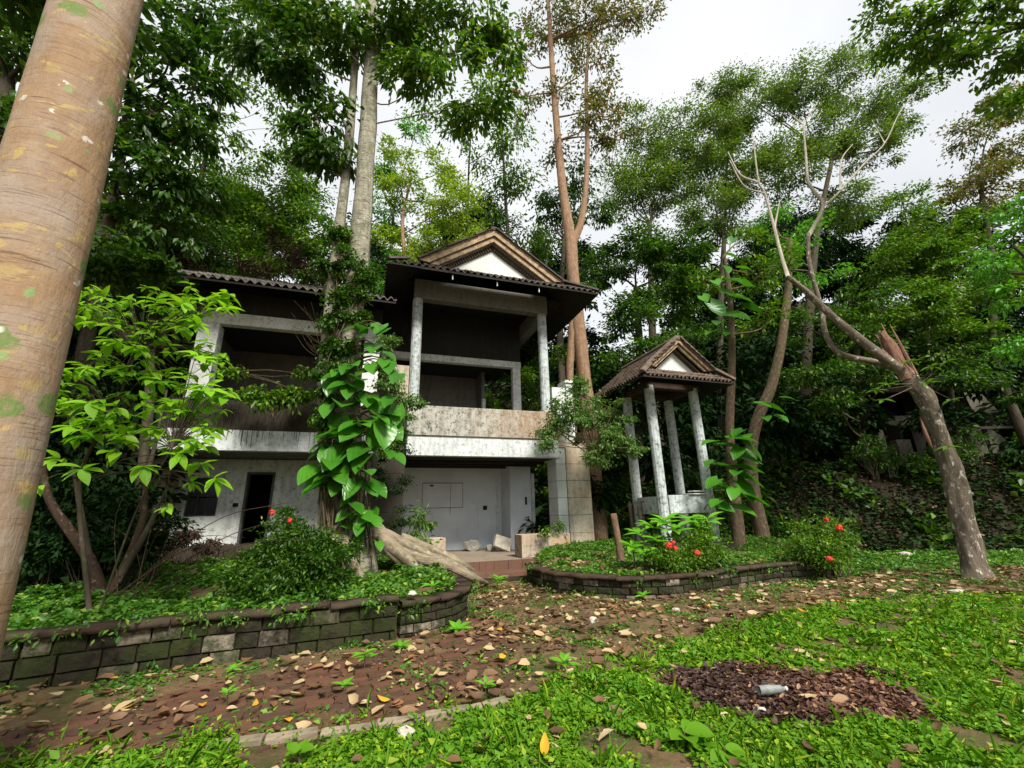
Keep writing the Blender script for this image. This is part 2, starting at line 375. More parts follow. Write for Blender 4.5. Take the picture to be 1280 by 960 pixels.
def leaf_arrays(pos, axis, nrm, size, width=.45, fold=.12):
    """four-corner folded leaves, two triangles each"""
    n = len(pos); axis = unit(axis); side = unit(np.cross(axis, nrm)); nn = np.cross(side, axis)
    s_ = size[:, None]; m = pos + axis * s_ * .45
    V = np.stack([pos, m + side * s_ * width * .5 + nn * s_ * fold, pos + axis * s_ - nn * s_ * .08, m - side * s_ * width * .5 + nn * s_ * fold], 1).reshape(-1, 3)
    b = np.arange(n)[:, None] * 4
    T = np.concatenate([b + [[0, 2, 1]], b + [[0, 3, 2]]], 1).reshape(-1, 3); return V, T
def curl_arrays(pos, axis, nrm, size, width=.5):
    n = len(pos); axis = unit(axis); side = unit(np.cross(axis, nrm)); nn = np.cross(side, axis); s_ = size[:, None]; cu = (R.random((n, 1)) - .25) * .9
    P_ = lambda t, w_, h: pos + axis * s_ * t + side * s_ * w_ * width + nn * s_ * (h * .5 + cu * (t - .5) ** 2 * 1.5)
    jl = .8 + .4 * R.random((n, 1)); V = np.stack([P_(0, 0, 0), P_(.3, .42, .18), P_(.68, .40, .16), P_(1, 0, 0), P_(.68, -.40, .16), P_(.3, -.44, .18), P_(.32, 0, 0), P_(.7, 0, 0)], 1).reshape(-1, 3)
    b = np.arange(n)[:, None] * 8; T = np.concatenate([b + [list(t)] for t in ((0, 6, 1), (1, 6, 7), (1, 7, 2), (2, 7, 3), (3, 7, 4), (4, 7, 6), (4, 6, 5), (5, 6, 0))], 1).reshape(-1, 3); return V, T
def cloud(centre, rad, n, nclump, csize, leaf, droop=.4, shell=.45, width=.45, flat=.6, jit=.45):
    """leaves of one foliage mass: nclump sprays spread through an ellipsoid, n leaves in all; also returns the spray centres"""
    c = np.array(centre, float); rad = np.array(rad, float) * np.ones(3)
    d = unit(R.normal(size=(nclump, 3))); rr = (shell + (1 - shell) * R.random((nclump, 1))) * (.75 + .45 * R.random((nclump, 1)))
    cc = c + d * rr * rad
    k = R.integers(0, nclump, n); sprad = csize * (.6 + .8 * R.random(nclump))
    off = R.normal(size=(n, 3)) * np.array([1, 1, flat * .7]) * sprad[k][:, None] * .42
    pos = cc[k] + off
    out = unit(off * np.array([1, 1, .6]) + .5 * (cc[k] - c) / rad.max() + R.normal(size=(n, 3)) * .35)
    axis = unit(out + np.array([0, 0, -droop])); nrm = unit(R.normal(size=(n, 3)) * .45 + np.array([0, 0, 1.]))
    V, T = leaf_arrays(pos, axis, nrm, leaf * (1 - jit + 2 * jit * R.random(n)), width); return V, T, cc
def joinVT(L):
    V = []; T = []; b = 0
    for a in L: V.append(a[0]); T.append(a[1] + b); b += len(a[0])
    return np.vstack(V), np.vstack(T)
TRI = [0]

def tree(name, label, cat, path, rad, blobs, barkm, leafm, leaf=.15, dens=1., droop=.4, group=None, sides=12, wob=.06,
         extra=(), clump=.55, width=.45, shell=.35, twigs=True, flat=.6, limb_r=None, limb_mat=None):
    """blobs: (px, py, Y, radius in photo px [, vertical squash]) ; the crown, trunk and limbs are real 3-D parts"""
    root = empty(name, path[0], label, cat, group)
    path = [np.array(p, float) for p in path]; g0 = float(gh(path[0][0], path[0][1])) - .1
    if path[0][2] > g0 + .05: path = [np.array([path[0][0], path[0][1], g0])] + path; rad = [rad[0] * 1.1] + list(rad)
    root.location = [float(x) for x in path[0]]
    tubes('trunk', [((path, rad), dict(sides=sides, n=max(14, len(path) * 6), wob=wob))], barkm, root)
    for e_ in extra: tubes('stem', [e_], barkm, root)
    cs = []; L = []; specs = []
    tp = spline(path, 30)
    for b in blobs:
        c = P(b[0], b[1], b[2]); r = b[3] * dep(c) / F; sq = b[4] if len(b) > 4 else .8
        ncl = max(5, int(26 * (r / 2) ** 1.7 / (clump / .55) ** 1.5)); cl = clump * (.8 + .15 * r)
        n = int(dens * ncl * 75 * (cl / .55) ** 1.6 * (.15 / leaf) ** 1.3); n = min(n, 26000)
        v_, t_, cc = cloud(c, (r, r, r * sq), n, ncl, cl, leaf, droop, shell, width, flat); L.append((v_, t_))
        # the limb that carries this mass
        if limb_r != 0:
            below = tp[tp[:, 2] < c[2] - .2 * r]; below = below if len(below) else tp[-1:]
            k = np.argmin(np.linalg.norm(below - c, axis=1) + .5 * abs(below[:, 2] - c[2] + r)); st = below[k]
            lr = (limb_r or min(.4 * rad[-1] + .015, .06))
            mid = (st + c) / 2 + np.array([0, 0, -.04 * np.linalg.norm(c - st)]) + R.normal(size=3) * .14 * r
            specs.append((([st, mid, c], [lr, lr * .7, lr * .35]), dict(sides=5, n=8)))
            if twigs:
                for q in cc[:: max(1, len(cc) // 12)]:
                    m2 = (c + q) / 2 + R.normal(size=3) * .12 * r
                    specs.append((([c, m2, q], [lr * .35, lr * .22, .006]), dict(sides=3, n=5, ends=False)))
    if specs: tubes('limbs', specs, limb_mat or barkm, root)['kind'] = 'stuff'
    if L:
        V, T = joinVT(L); TRI[0] += len(T); o = mesh_np('crown', V, T, leafm, root); o['kind'] = 'stuff'
    return root

# ================================================================== GROUND
def catmull2(pts, n): return spline([(x, y, 0) for x, y in pts], n)[:, :2]
LW_A = [(-8.2, 2.9), (-6.3, 3.85), (-4.77, 4.54), (-3.57, 5.17), (-2.5, 5.56), (-1.53, 6.0)]
LW_B = [(-1.50, 6.02), (-1.15, 6.25), (-.88, 6.62), (-.76, 7.2), (-.95, 8.0), (-1.35, 8.8)]
RW = [(.25, 10.75), (.38, 9.9), (.78, 9.0), (1.59, 8.32), (2.4, 8.18), (3.25, 8.42), (4.3, 9.05), (5.4, 9.62), (6.3, 9.85), (7.05, 10.1), (7.35, 10.7), (7.2, 11.4)]
def sstep(t): t = np.clip(t, 0, 1); return t * t * (3 - 2 * t)
def in_poly(x, y, poly):
    x = np.asarray(x, float); y = np.asarray(y, float); r = np.zeros(x.shape, bool); n = len(poly)
    for i in range(n):
        x1, y1 = poly[i]; x2, y2 = poly[(i + 1) % n]
        c = ((y1 > y) != (y2 > y)) & (x < (x2 - x1) * (y - y1) / (y2 - y1 + 1e-12) + x1); r ^= c
    return r
cA = catmull2(LW_A, 50); cB = catmull2(LW_B, 40); cR = catmull2(RW, 90)
def inset(c, d):
    t = unit(np.gradient(c, axis=0)); return c - np.stack([t[:, 1], -t[:, 0]], 1) * d
BED_L = [tuple(p) for p in inset(cA, .2)] + [tuple(p) for p in inset(cB, .2)] + [(-1.9, 10.9), (-2.6, 12.4), (-8, 10.8), (-14, 10), (-14, 2)]
BED_R = [tuple(p) for p in inset(cR, .2)] + [(8.5, 13.8), (6, 15.5), (1.5, 13.2), (.9, 12.4)]
def hnoise(x, y, s, seed=0.):
    return (np.sin(x * s + seed) * np.cos(y * s * 1.3 + seed * 2) + .5 * np.sin(x * s * 2.3 + y * s * 1.7 + seed) + .3 * np.sin(x * s * 4.1 - y * s * 3.7 + seed * 3)) / 1.8
def gh(x, y, inset=True):
    x = np.asarray(x, float); y = np.asarray(y, float)
    dx = x - HO[0]; dy = y - HO[1]; u = dx * HU[0] + dy * HU[1]; v = dx * HV[0] + dy * HV[1]
    z = .025 * hnoise(x, y, 1.3) + .012 * hnoise(x, y, 5.1, 2)
    z = z + .04 * sstep((x - 1) / 4) * hnoise(x, y, .8, 3)
    z = z + np.where(v > 6.5, .62 * np.minimum(v - 6.5, 31), 0)
    s_ = 1.5 - .5 * (u - 7)
    z = z + 3.0 * sstep((v - s_) / 4.5) * sstep((u - 6.6) / 2.0)
    z = z + .7 * sstep((v - .5) / 3) * sstep((u - 2.9) / 1) * (1 - sstep((u - 6.6) / 2.0))
    z = z + 1.2 * sstep((-u - 9) / 5) + .45 * np.clip(-x - 13, 0, 30) + .5 * np.clip(x - 21, 0, 30)
    z = z + np.where(in_poly(x, y, BED_L), .36 + .14 * sstep((y - 6) / 3) + .04 * hnoise(x, y, 2.2, 5), 0)
    z = z + np.where(in_poly(x, y, BED_R), .33 + .25 * sstep((v + 3.2) / 3) + .03 * hnoise(x, y, 2.2, 7), 0)
    return z
xs = np.concatenate([-np.geomspace(120, 9, 26), np.arange(-8.9, 13.0, .09), np.geomspace(13.1, 120, 30)])
ys = np.concatenate([-np.geomspace(60, 1, 12), np.arange(-.9, 16.2, .09), np.geomspace(16.3, 130, 34)])
GX, GY = np.meshgrid(xs, ys); GZ = gh(GX, GY)
nx, ny = len(xs), len(ys); ii, jj = np.meshgrid(np.arange(nx - 1), np.arange(ny - 1)); b = (jj * nx + ii).ravel()
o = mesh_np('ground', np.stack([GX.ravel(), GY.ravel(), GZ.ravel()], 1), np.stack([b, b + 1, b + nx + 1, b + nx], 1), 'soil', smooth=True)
tag(o, 'brown soil ground with mossy patches rising to a wooded slope behind the house', kind='structure')

# ---- retaining walls of rough stone blocks
def arc(path):
    d = np.r_[0, np.cumsum(np.linalg.norm(np.diff(path, axis=0), axis=1))]
    return d, d[-1]
BLK = []
for k in range(7):
    m = MB(); rr = random.Random(k); m.box(-.5, .5, -.5, .5, -.5, .5)
    m.v = [(x * (1 - .06 * rr.random()), y * (1 - .14 * rr.random()) , z * (1 - .09 * rr.random())) for x, y, z in m.v]
    # rough proud face : subdivide outer face into a low pyramid
    a = [m.v[0], m.v[1], m.v[5], m.v[4]]; c_ = (rr.uniform(-.25, .25), -.54, rr.uniform(-.15, .15))
    m.f.remove((0, 1, 5, 4)); i0 = len(m.v); m.v.append(c_); m.f += [(0, 1, i0), (1, 5, i0), (5, 4, i0), (4, 0, i0)]
    BLK.append(m.mesh('block', 'stone_block'))
def block_wall(name, label, path, ncourse, ch, blen, thick, z0=-.05, group=None):
    d, Lt = arc(path); root = empty(name, (*path[len(path) // 2], 0), label, 'retaining wall', group)
    at = lambda s_: np.array([np.interp(s_, d, path[:, 0]), np.interp(s_, d, path[:, 1])])
    # core (mortar and earth behind the stones)
    V = []; Q = []; n = 40
    for i, s_ in enumerate(np.linspace(.02, Lt - .02, n)):
        p = at(s_); t = unit(at(min(s_ + .05, Lt)) - at(max(s_ - .05, 0))); nn = np.array([t[1], -t[0]])
        for off, z in ((-.06 * 0 + .05, z0), (.05, z0 + ncourse * ch), (-thick, z0 + ncourse * ch), (-thick, z0)):
            q = p + nn * (off - .09); V.append((q[0], q[1], z))
        if i: a = (i - 1) * 4; Q += [(a + k, a + (k + 1) % 4, a + 4 + (k + 1) % 4, a + 4 + k) for k in range(4)]
    Q += [(0, 1, 2, 3), (4 * n - 4, 4 * n - 3, 4 * n - 2, 4 * n - 1)]
    mesh_np('wall_core', V, Q, 'dark_soil', root)
    for c in range(ncourse):
        s_ = .0 if c % 2 else -blen * .5
        while s_ < Lt - .05:
            l = blen * random.uniform(.75, 1.25); e0 = max(0, s_); e1 = min(Lt, s_ + l)
            if e1 - e0 > .07:
                p = at((e0 + e1) / 2); t = at(e1) - at(e0); L_ = np.linalg.norm(t); t = t / L_; nn = np.array([t[1], -t[0]])
                q = p + nn * random.uniform(-.02, .015) - nn * .07
                zc = z0 + (c + .5) * ch; dp = .16
                M_ = Matrix([[t[0] * (L_ - .012), -nn[0] * dp, 0, q[0]], [t[1] * (L_ - .012), -nn[1] * dp, 0, q[1]], [0, 0, ch - .012, zc + random.uniform(-.004, .004)], [0, 0, 0, 1]])
                inst('block', BLK[random.randrange(7)], M_, root)
            s_ += l
    # coping slabs
    s_ = 0; zt = z0 + ncourse * ch
    while s_ < Lt - .05:
        l = random.uniform(.4, .6); e1 = min(Lt, s_ + l); m = MB(); pts = []
        for q_ in np.linspace(s_ + .006, e1 - .006, 4):
            p = at(q_); t = unit(at(min(q_ + .04, Lt)) - at(max(q_ - .04, 0))); pts.append((p, np.array([t[1], -t[0]])))
        dz = random.uniform(-.014, .014); wj = random.uniform(-.02, .02); V = []
        for p, nn in pts:
            for off, z in ((.055, zt), (.055, zt + .055), (-.24, zt + .06), (-.24, zt)):
                q = p + nn * (off + (wj if off > 0 else 0) + random.uniform(-.008, .008)); V.append((q[0], q[1], z + dz + random.uniform(-.009, .009)))
        Q = [(a * 4 + k, a * 4 + (k + 1) % 4, a * 4 + 4 + (k + 1) % 4, a * 4 + 4 + k) for a in range(3) for k in range(4)] + [(0, 1, 2, 3), (12, 13, 14, 15)]
        mesh_np('coping_stone', V, Q, 'coping_stone', root); s_ += l
block_wall('stone_retaining_wall', 'straight mossy stone block retaining wall along the left bed with dark brown coping', cA, 3, .165, .27, .3)
block_wall('stone_retaining_wall', 'small curved retaining wall of green mossy blocks at the end of the left wall by the root', cB, 4, .105, .24, .3)
block_wall('stone_retaining_wall', 'long low wavy retaining wall of dark blocks in front of the gazebo bed', cR, 3, .12, .26, .26)

# ================================================================== HOUSE
house = empty('two_storey_house', label='abandoned white two-storey house with gabled porch and mouldy balconies behind the twin trees', cat='house', mw=HM)
def hb(name, mat, *boxes, bevel=.012, parent=None, label=None):
    m = MB()
    for q in boxes: m.box(*q)
    o = m.build(name, mat, parent or house, bevel=bevel)
    if label: o['label'] = label
    return o
# floors and steps
hb('porch_floor', 'floor_tile', (-2.1, 2.42, -.93, 3.2, -.1, .362))
for k in range(11):
    a = -1.75 + k * .375; hb('riser_tile', 'brick_step', (a, a + .368, -.955, -.93, .14, .368), bevel=.004)
hb('step', 'brick_step', (-1.6, 2.0, -1.42, -.958, -.1, .155))
hb('step', 'dark_soil', (-1.3, 1.5, -1.8, -1.425, -.1, .05))
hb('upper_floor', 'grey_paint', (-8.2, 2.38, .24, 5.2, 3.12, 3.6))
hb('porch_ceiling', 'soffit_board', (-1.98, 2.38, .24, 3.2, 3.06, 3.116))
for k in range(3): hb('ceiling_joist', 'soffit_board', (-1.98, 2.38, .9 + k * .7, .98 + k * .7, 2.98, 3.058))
# porch walls
pw = hb('porch_wall', 'porch_wall', (-3.0, 1.62, 2.9, 3.1, .365, 3.055))
hb('wall_panel', 'porch_wall', (-1.25, .1, 2.88, 2.897, 1.72, 2.52), bevel=.003, parent=pw)
for q_ in ((-1.25, .1, 2.515, 2.53), (-1.25, .1, 1.71, 1.725), (-1.262, -1.25, 1.71, 2.53), (.1, .112, 1.71, 2.53), (-.32, -.31, 1.5, 2.5)): hb('wall_trim', 'grey_paint', (q_[0], q_[1], 2.868, 2.8795, q_[2], q_[3]), bevel=0, parent=pw)
hb('stain_patch', 'black_hole', (-1.02, -.9, 2.866, 2.8775, 2.42, 2.47), bevel=0, parent=pw)
hb('switch_box', 'black_hole', (.83, .97, 2.87, 2.898, 1.62, 1.76), bevel=.004, parent=pw)
hb('door_frame', 'white_paint', (1.3, 1.36, 2.86, 2.898, .366, 2.7), bevel=.004, parent=pw)
hb('side_wall', 'porch_wall', (1.5, 1.66, 2.06, 2.898, .365, 3.055))
hb('side_wall', 'porch_wall', (1.5, 2.25, 1.9, 2.055, .365, 3.055))
hb('switch_box', 'black_hole', (2.02, 2.09, 1.88, 1.897, 1.75, 2.0), bevel=.003)
hb('door_post', 'white_beam', (2.255, 2.36, 1.84, 1.96, .365, 2.78), label='narrow white post inside the porch')
# planter boxes on the porch floor
def planter(u0, u1, v0, v1, label):
    p = empty('porch_planter', H(u0, v0, .37), label, 'planter'); p.matrix_world = HM @ Matrix.Translation((u0, v0, .366))
    W_, D_ = u1 - u0, v1 - v0; m = MB()
    m.box(0, W_, 0, .09, 0, .57).box(0, W_, D_ - .09, D_, 0, .57).box(0, .09, .092, D_ - .092, 0, .568).box(W_ - .09, W_, .092, D_ - .092, 0, .568)
    m.build('box', 'terracotta', p, bevel=.012); MB().box(.093, W_ - .093, .093, D_ - .093, .02, .46).build('soil', 'dark_soil', p)
planter(.95, 2.36, -.72, -.12, 'long rust stained concrete planter box on the right of the porch floor')
planter(-2.0, -1.02, -.5, -.1, 'short orange concrete planter box on the left of the porch by the root')
# right stone pier : courses of squared stones
zc = -.1
pier = hb('pier_core', 'dark_soil', (2.50, 3.42, .08, .72, -.1, 3.9))
for k in range(8):
    h_ = .5
    hb('pier_stone', 'stone_face', (2.72, 3.5, .0, .8, zc, zc + h_ - .008), bevel=.008)
    hb('pier_stone', 'pale_stone', (2.40, 2.715, .05, .75, zc, zc + h_ - .008), bevel=.008)
    zc += h_
    if zc > 3.0: break
hb('pier_stone', 'stone_face', (2.5, 3.46, .02, .8, zc, 3.62), bevel=.008)
hb('pedestal', 'white_paint', (2.40, 2.86, .06, .5, 3.63, 5.35)); hb('pedestal', 'white_paint', (2.87, 3.1, .02, .5, 3.63, 5.5)); hb('pedestal_cap', 'white_paint', (2.82, 3.15, -.03, .55, 5.505, 5.6))
# left pier: dark, mossy
for k in range(6): hb('pier_stone', 'dark_moss_wall', (-2.93 , -2.09, .02, .8, .1 + k * .495, .1 + k * .495 + .49), bevel=.012)
hb('pier_stone', 'dark_moss_wall', (-2.9, -2.1, -.06, .6, 3.635, 4.46)); hb('pier_block', 'stone_face', (-2.56, -2.1, 0, .5, 4.465, 5.66), bevel=.015)
# front beam, parapet, columns, upper beam
hb('front_beam', 'white_beam', (-2.08, 2.5, 0, .235, 3.075, 3.63))
hb('balcony_parapet', 'parapet_stain', (-2.09, 2.52, -.05, .13, 3.634, 4.49), label='balcony parapet with black mould on the left and rust orange stain on the right')
for a, b_ in ((-2.08, -1.78), (2.04, 2.35)):
    m = MB(); 
    for q in range(12):
        t0 = 2 * PI * q / 12
    ring = [(math.cos(2 * PI * q / 14) * .155, math.sin(2 * PI * q / 14) * .155) for q in range(14)]
    m.prism([((a + b_) / 2 + x, .16 + y, 4.40) for x, y in ring], (0, 0, 3.5)); o = m.build('column', 'column_paint', house, bevel=.0)
hb('upper_beam', 'grey_paint', (-2.06, 2.36, .02, .3, 7.9, 8.56)); hb('upper_beam', 'soffit_board', (-2.05, -1.75, .305, 4.5, 7.9, 8.56)); hb('upper_beam', 'grey_paint', (2.05, 2.35, .305, 5, 7.75, 8.3))
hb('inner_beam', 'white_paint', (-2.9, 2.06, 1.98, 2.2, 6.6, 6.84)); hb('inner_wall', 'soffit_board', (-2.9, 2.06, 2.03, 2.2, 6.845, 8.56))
hb('inner_post', 'white_paint', (1.73, 2.03, 1.98, 2.2, 3.605, 6.595)); hb('inner_post', 'white_paint', (.95, 1.08, 3.4, 3.6, 3.605, 5.75))
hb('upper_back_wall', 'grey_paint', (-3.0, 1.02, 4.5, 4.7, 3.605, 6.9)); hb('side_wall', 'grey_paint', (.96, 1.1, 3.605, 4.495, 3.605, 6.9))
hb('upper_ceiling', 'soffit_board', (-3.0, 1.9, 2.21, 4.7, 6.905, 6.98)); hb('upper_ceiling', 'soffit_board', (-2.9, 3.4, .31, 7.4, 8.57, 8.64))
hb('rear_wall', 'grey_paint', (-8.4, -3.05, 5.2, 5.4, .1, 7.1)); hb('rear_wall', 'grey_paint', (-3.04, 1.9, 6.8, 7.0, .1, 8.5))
hb('inner_rail', 'dark_moss_wall', (1.95, 2.3, .35, 1.95, 3.605, 4.1))
# ---- left wing
hb('wing_floor', 'dark_moss_wall', (-8.0, -2.95, 1.2, 5.2, .1, .87))
hb('wing_slab_edge', 'white_beam', (-8.05, -2.95, 0, .235, 3.11, 3.62), label='white mouldy balcony slab edge of the left wing')
hb('wing_parapet', 'dark_moss_wall', (-7.9, -2.95, .06, .2, 3.625, 4.38), label='black mossy balcony parapet of the left wing')
hb('wing_pillar', 'white_paint', (-7.42, -6.96, .0, .4, 4.385, 6.4)); hb('wing_pillar', 'white_paint', (-3.38, -2.95, 0, .4, 4.385, 6.4))
hb('wing_beam', 'white_paint', (-7.42, -2.93, .0, .22, 6.405, 6.74)); hb('wing_fascia', 'soffit_board', (-8.6, -2.93, .03, .2, 6.745, 7.35))
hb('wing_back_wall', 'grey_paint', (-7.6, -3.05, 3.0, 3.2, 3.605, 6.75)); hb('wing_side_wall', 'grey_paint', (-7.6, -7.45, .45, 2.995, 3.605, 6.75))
hb('wing_ceiling', 'soffit_board', (-7.6, -2.95, .25, 3.3, 6.76, 6.82))
# lower wing wall pieced round door and window
ww = hb('wing_wall', 'white_paint', (-7.75, -7.52, 1.7, 1.9, .875, 3.1), (-7.518, -6.8, 1.702, 1.9, .875, 1.6), (-7.518, -6.8, 1.702, 1.9, 2.6, 3.1), (-6.798, -6.2, 1.7, 1.9, .875, 3.1), (-6.198, -5.5, 1.702, 1.9, 2.76, 3.1), (-5.498, -2.95, 1.7, 1.9, .875, 3.1), bevel=0)
fr = hb('window', 'window_metal', (-7.53, -7.49, 1.74, 1.8, 1.6, 2.6), (-6.83, -6.79, 1.74, 1.8, 1.6, 2.6), (-7.488, -6.832, 1.742, 1.8, 2.56, 2.6), (-7.488, -6.832, 1.742, 1.8, 1.6, 1.64), bevel=0)
for k in range(3):
    for q in range(2):
        a = -7.485 + k * .219; hb('pane', 'glass_dark', (a, a + .2, 1.77, 1.785, 1.645 + q * .46, 2.08 + q * .46), bevel=0, parent=fr)
for k in (1, 2): hb('muntin', 'window_metal', (-7.487 + k * .219 - .018, -7.487 + k * .219, 1.745, 1.79, 1.641, 2.559), bevel=0, parent=fr)
dr = hb('doorway', 'window_metal', (-6.2, -6.14, 1.68, 1.92, .875, 2.75), (-5.56, -5.5, 1.68, 1.92, .875, 2.75), (-6.138, -5.562, 1.682, 1.92, 2.69, 2.75), bevel=.004)
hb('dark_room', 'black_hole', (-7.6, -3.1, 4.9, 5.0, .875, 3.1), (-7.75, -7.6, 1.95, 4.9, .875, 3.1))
hb('switch_box', 'black_hole', (-6.43, -6.3, 1.675, 1.698, 1.83, 1.93), bevel=.003)
for k in range(5): hb('pier_stone', 'stone_face', (-8.3, -7.76, .95, 1.75, .2 + k * .58, .2 + k * .58 + .572), bevel=.01)
hb('plinth', 'dark_moss_wall', (-8.1, -2.95, 1.0, 1.19, -.1, .82))

# ---- roofs
def tile_field(o_, a, b_, na, nb, wdt, ln, keep):
    """curved clay tiles: o_ = eave corner, a = unit along the eave, b_ = unit up the slope"""
    o_ = np.array(o_, float); a = np.array(a, float); b_ = np.array(b_, float); nn = unit(np.cross(a, b_)); nn = nn if nn[2] > 0 else -nn
    ph = np.linspace(0, 1, 6); hh = .045 * np.sin(ph * 2 * PI) + .01; V = []; T = []; rs = random.Random(3)
    for j in range(nb):
        for i in range(na):
            p0 = o_ + a * (i * wdt) + b_ * (j * ln)
            if not keep((i + .5) * wdt, (j + .5) * ln): continue
            jt = rs.uniform(-.012, .012); B = len(V)
            for t_, lift in ((-.02, .035 + jt), (ln * 1.08, .0)):
                for q in range(6): V.append(p0 + a * (ph[q] * wdt * 1.02) + b_ * t_ + nn * (hh[q] + lift))
            for q in range(6): V.append(p0 + a * (ph[q] * wdt * 1.02) - b_ * .02 + nn * (hh[q] + .035 + jt - .022))
            for q in range(5): T += [(B + q, B + q + 1, B + 7 + q), (B + q, B + 7 + q, B + 6 + q), (B + 12 + q, B + 13 + q, B + q + 1), (B + 12 + q, B + q + 1, B + q)]
    return np.array(V), np.array(T)
def gable_roof(parent, uc, W, v0, v1, e, s, d, mat_tile, tw, tl, board='soffit_board', gab='gable_white', wood='barge_wood', hip_back=True):
    r = e + s * W; ca = 1 / math.sqrt(1 + s * s); sa = s * ca; L = W / ca; F_ = []
    for sg in (-1, 1):
        F_.append(tile_field((uc + sg * W, v0, e), (0, 1, 0), (-sg * ca, 0, sa), int((v1 - v0) / tw), int(L / tl), tw, tl,
                             lambda x, y: (x > y * ca) if y * ca < d else x > d - .3))
    F_.append(tile_field((uc - W, v0, e), (1, 0, 0), (0, ca, sa), int(2 * W / tw), max(1, int(d / ca / tl)), tw, tl, lambda x, y: y * ca < x < 2 * W - y * ca))
    V, T = joinVT(F_); o = mesh_np('roof_tiles', V, T, mat_tile, parent, local=True); o['kind'] = 'stuff'
    m = MB(); th = .05                                   # boarded underside
    for sg in (-1, 1):
        A = [(uc + sg * W, v0, e), (uc + sg * W, v1, e), (uc, v1, r), (uc, v0 + d, r), (uc + sg * (W - d), v0 + d, e + s * d)]
        m.prism(A if sg > 0 else A[::-1], (0, 0, -th))
    m.prism([(uc - W, v0, e), (uc + W, v0, e), (uc + W - d, v0 + d, e + s * d), (uc - W + d, v0 + d, e + s * d)], (0, 0, -th))
    m.v = [(x, y, z - .012) for x, y, z in m.v]
    m.build('roof_boards', board, parent)
    g0 = v0 + d; zb = e + s * d
    gm = MB(); gm.prism([(uc - W + d, g0 + .12, zb), (uc + W - d, g0 + .12, zb), (uc, g0 + .12, r)], (0, .08, 0)); gw = gm.build('gable_wall', gab, parent)
    for sg in (-1, 1):                                  # barge boards : outer, inner, lattice band
        def strip(name, off0, off1, y0, y1, mt):
            b0 = np.array([uc + sg * (W - d), 0, zb]); dr_ = np.array([-sg * ca, 0, sa]); nn = np.array([-sg * sa, 0, -ca]) * 1.0
            Ls = (W - d) / ca
            def pt(t, o_):   # mitred at the ridge
                p = b0 + dr_ * t + nn * o_; return p
            ends = []
            for o_ in (off0, off1):
                p = b0 + nn * o_; t1 = (uc - p[0]) / dr_[0]; t0 = max(0, (zb - p[2]) / dr_[2]); ends.append((p + dr_ * t0, p + dr_ * t1))
            q = [ends[0][0], ends[0][1], ends[1][1], ends[1][0]]; q = [(p[0], y0, p[2]) for p in q]
            mm = MB(); mm.prism(q if sg > 0 else q[::-1], (0, y1 - y0, 0)); return mm.build(name, mt, parent, bevel=.006)
        k_ = W / 3.3
        strip('barge_board', -.06 * k_, .17 * k_, g0 - .22, g0 - .16, wood); strip('barge_board', .175 * k_, .33 * k_, g0 - .15, g0 - .09, wood)
        strip('lattice_back', .33 * k_, .50 * k_, g0 + .06, g0 + .1, 'dark_wood')
        # lattice battens
        mm = MB(); b0 = np.array([uc + sg * (W - d), 0, zb]); dr_ = np.array([-sg * ca, 0, sa]); nn = np.array([-sg * sa, 0, -ca])
        nb_ = int((W - d) / ca / (.09 * k_))
        for q in range(nb_):
            p = b0 + dr_ * (q + .5) * .09 * k_ + nn * .34 * k_; p2 = p + nn * .15 * k_
            if p2[2] < zb or (p2[0] - uc) * sg < 0: continue
            hw = dr_ * .018 * k_; mm.prism([(x[0], g0 + .02, x[2]) for x in (p - hw, p + hw, p2 + hw, p2 - hw)], (0, .035, 0))
        o = mm.build('lattice', 'lattice_wood', parent); o['kind'] = 'stuff'
    # ridge tiles
    yy = g0 - .25
    while yy < v1:
        mm = MB(); n = 7; l = .36
        ring = [(math.cos(PI * (q / (n - 1) * 1.3 - .15)) * .13, math.sin(PI * (q / (n - 1) * 1.3 - .15)) * .10) for q in range(n)]
        poly = [(uc + x, yy, r + .02 + z) for x, z in ring]
        mm.prism(poly, (0, l * .97, 0)); mm.build('ridge_tile', mat_tile, parent); yy += l
    for sg in (-1, 1):                                  # ridge tiles down the rake and the hips
        pts = [np.array((uc, g0 - .2, r)), np.array((uc + sg * (W - d), g0 - .2, zb)), np.array((uc + sg * W, v0, e))]
        for a_, c_ in ((pts[0], pts[1]), (pts[1], pts[2])):
            n = max(2, int(np.linalg.norm(c_ - a_) / .34))
            for q in range(n):
                if random.random() < .18 and W > 2: continue
                p0 = a_ + (c_ - a_) * q / n; p1 = a_ + (c_ - a_) * (q + .97) / n
                dd = unit(p1 - p0); sd_ = unit(np.cross(dd, (0, 0, 1))); u_ = np.cross(sd_, dd)
                poly = [p0 + sd_ * math.cos(PI * t) * .1 + u_ * (math.sin(PI * t) * .09 + .05) for t in np.linspace(0, 1, 6)]
                mm = MB(); mm.prism(poly, p1 - p0); mm.build('rake_tile', mat_tile, parent)
    return r
gable_roof(house, .37, 3.28, -1.2, 7.8, 8.25, .67, .9, 'tile_clay', .2, .3)
# gutter hooks hanging under the eave
for k in range(3): hb('eave_hook', 'white_paint', (-1.1 + k * 1.35, -1.07 + k * 1.35, -1.12, -1.09, 8.02, 8.16), bevel=0)
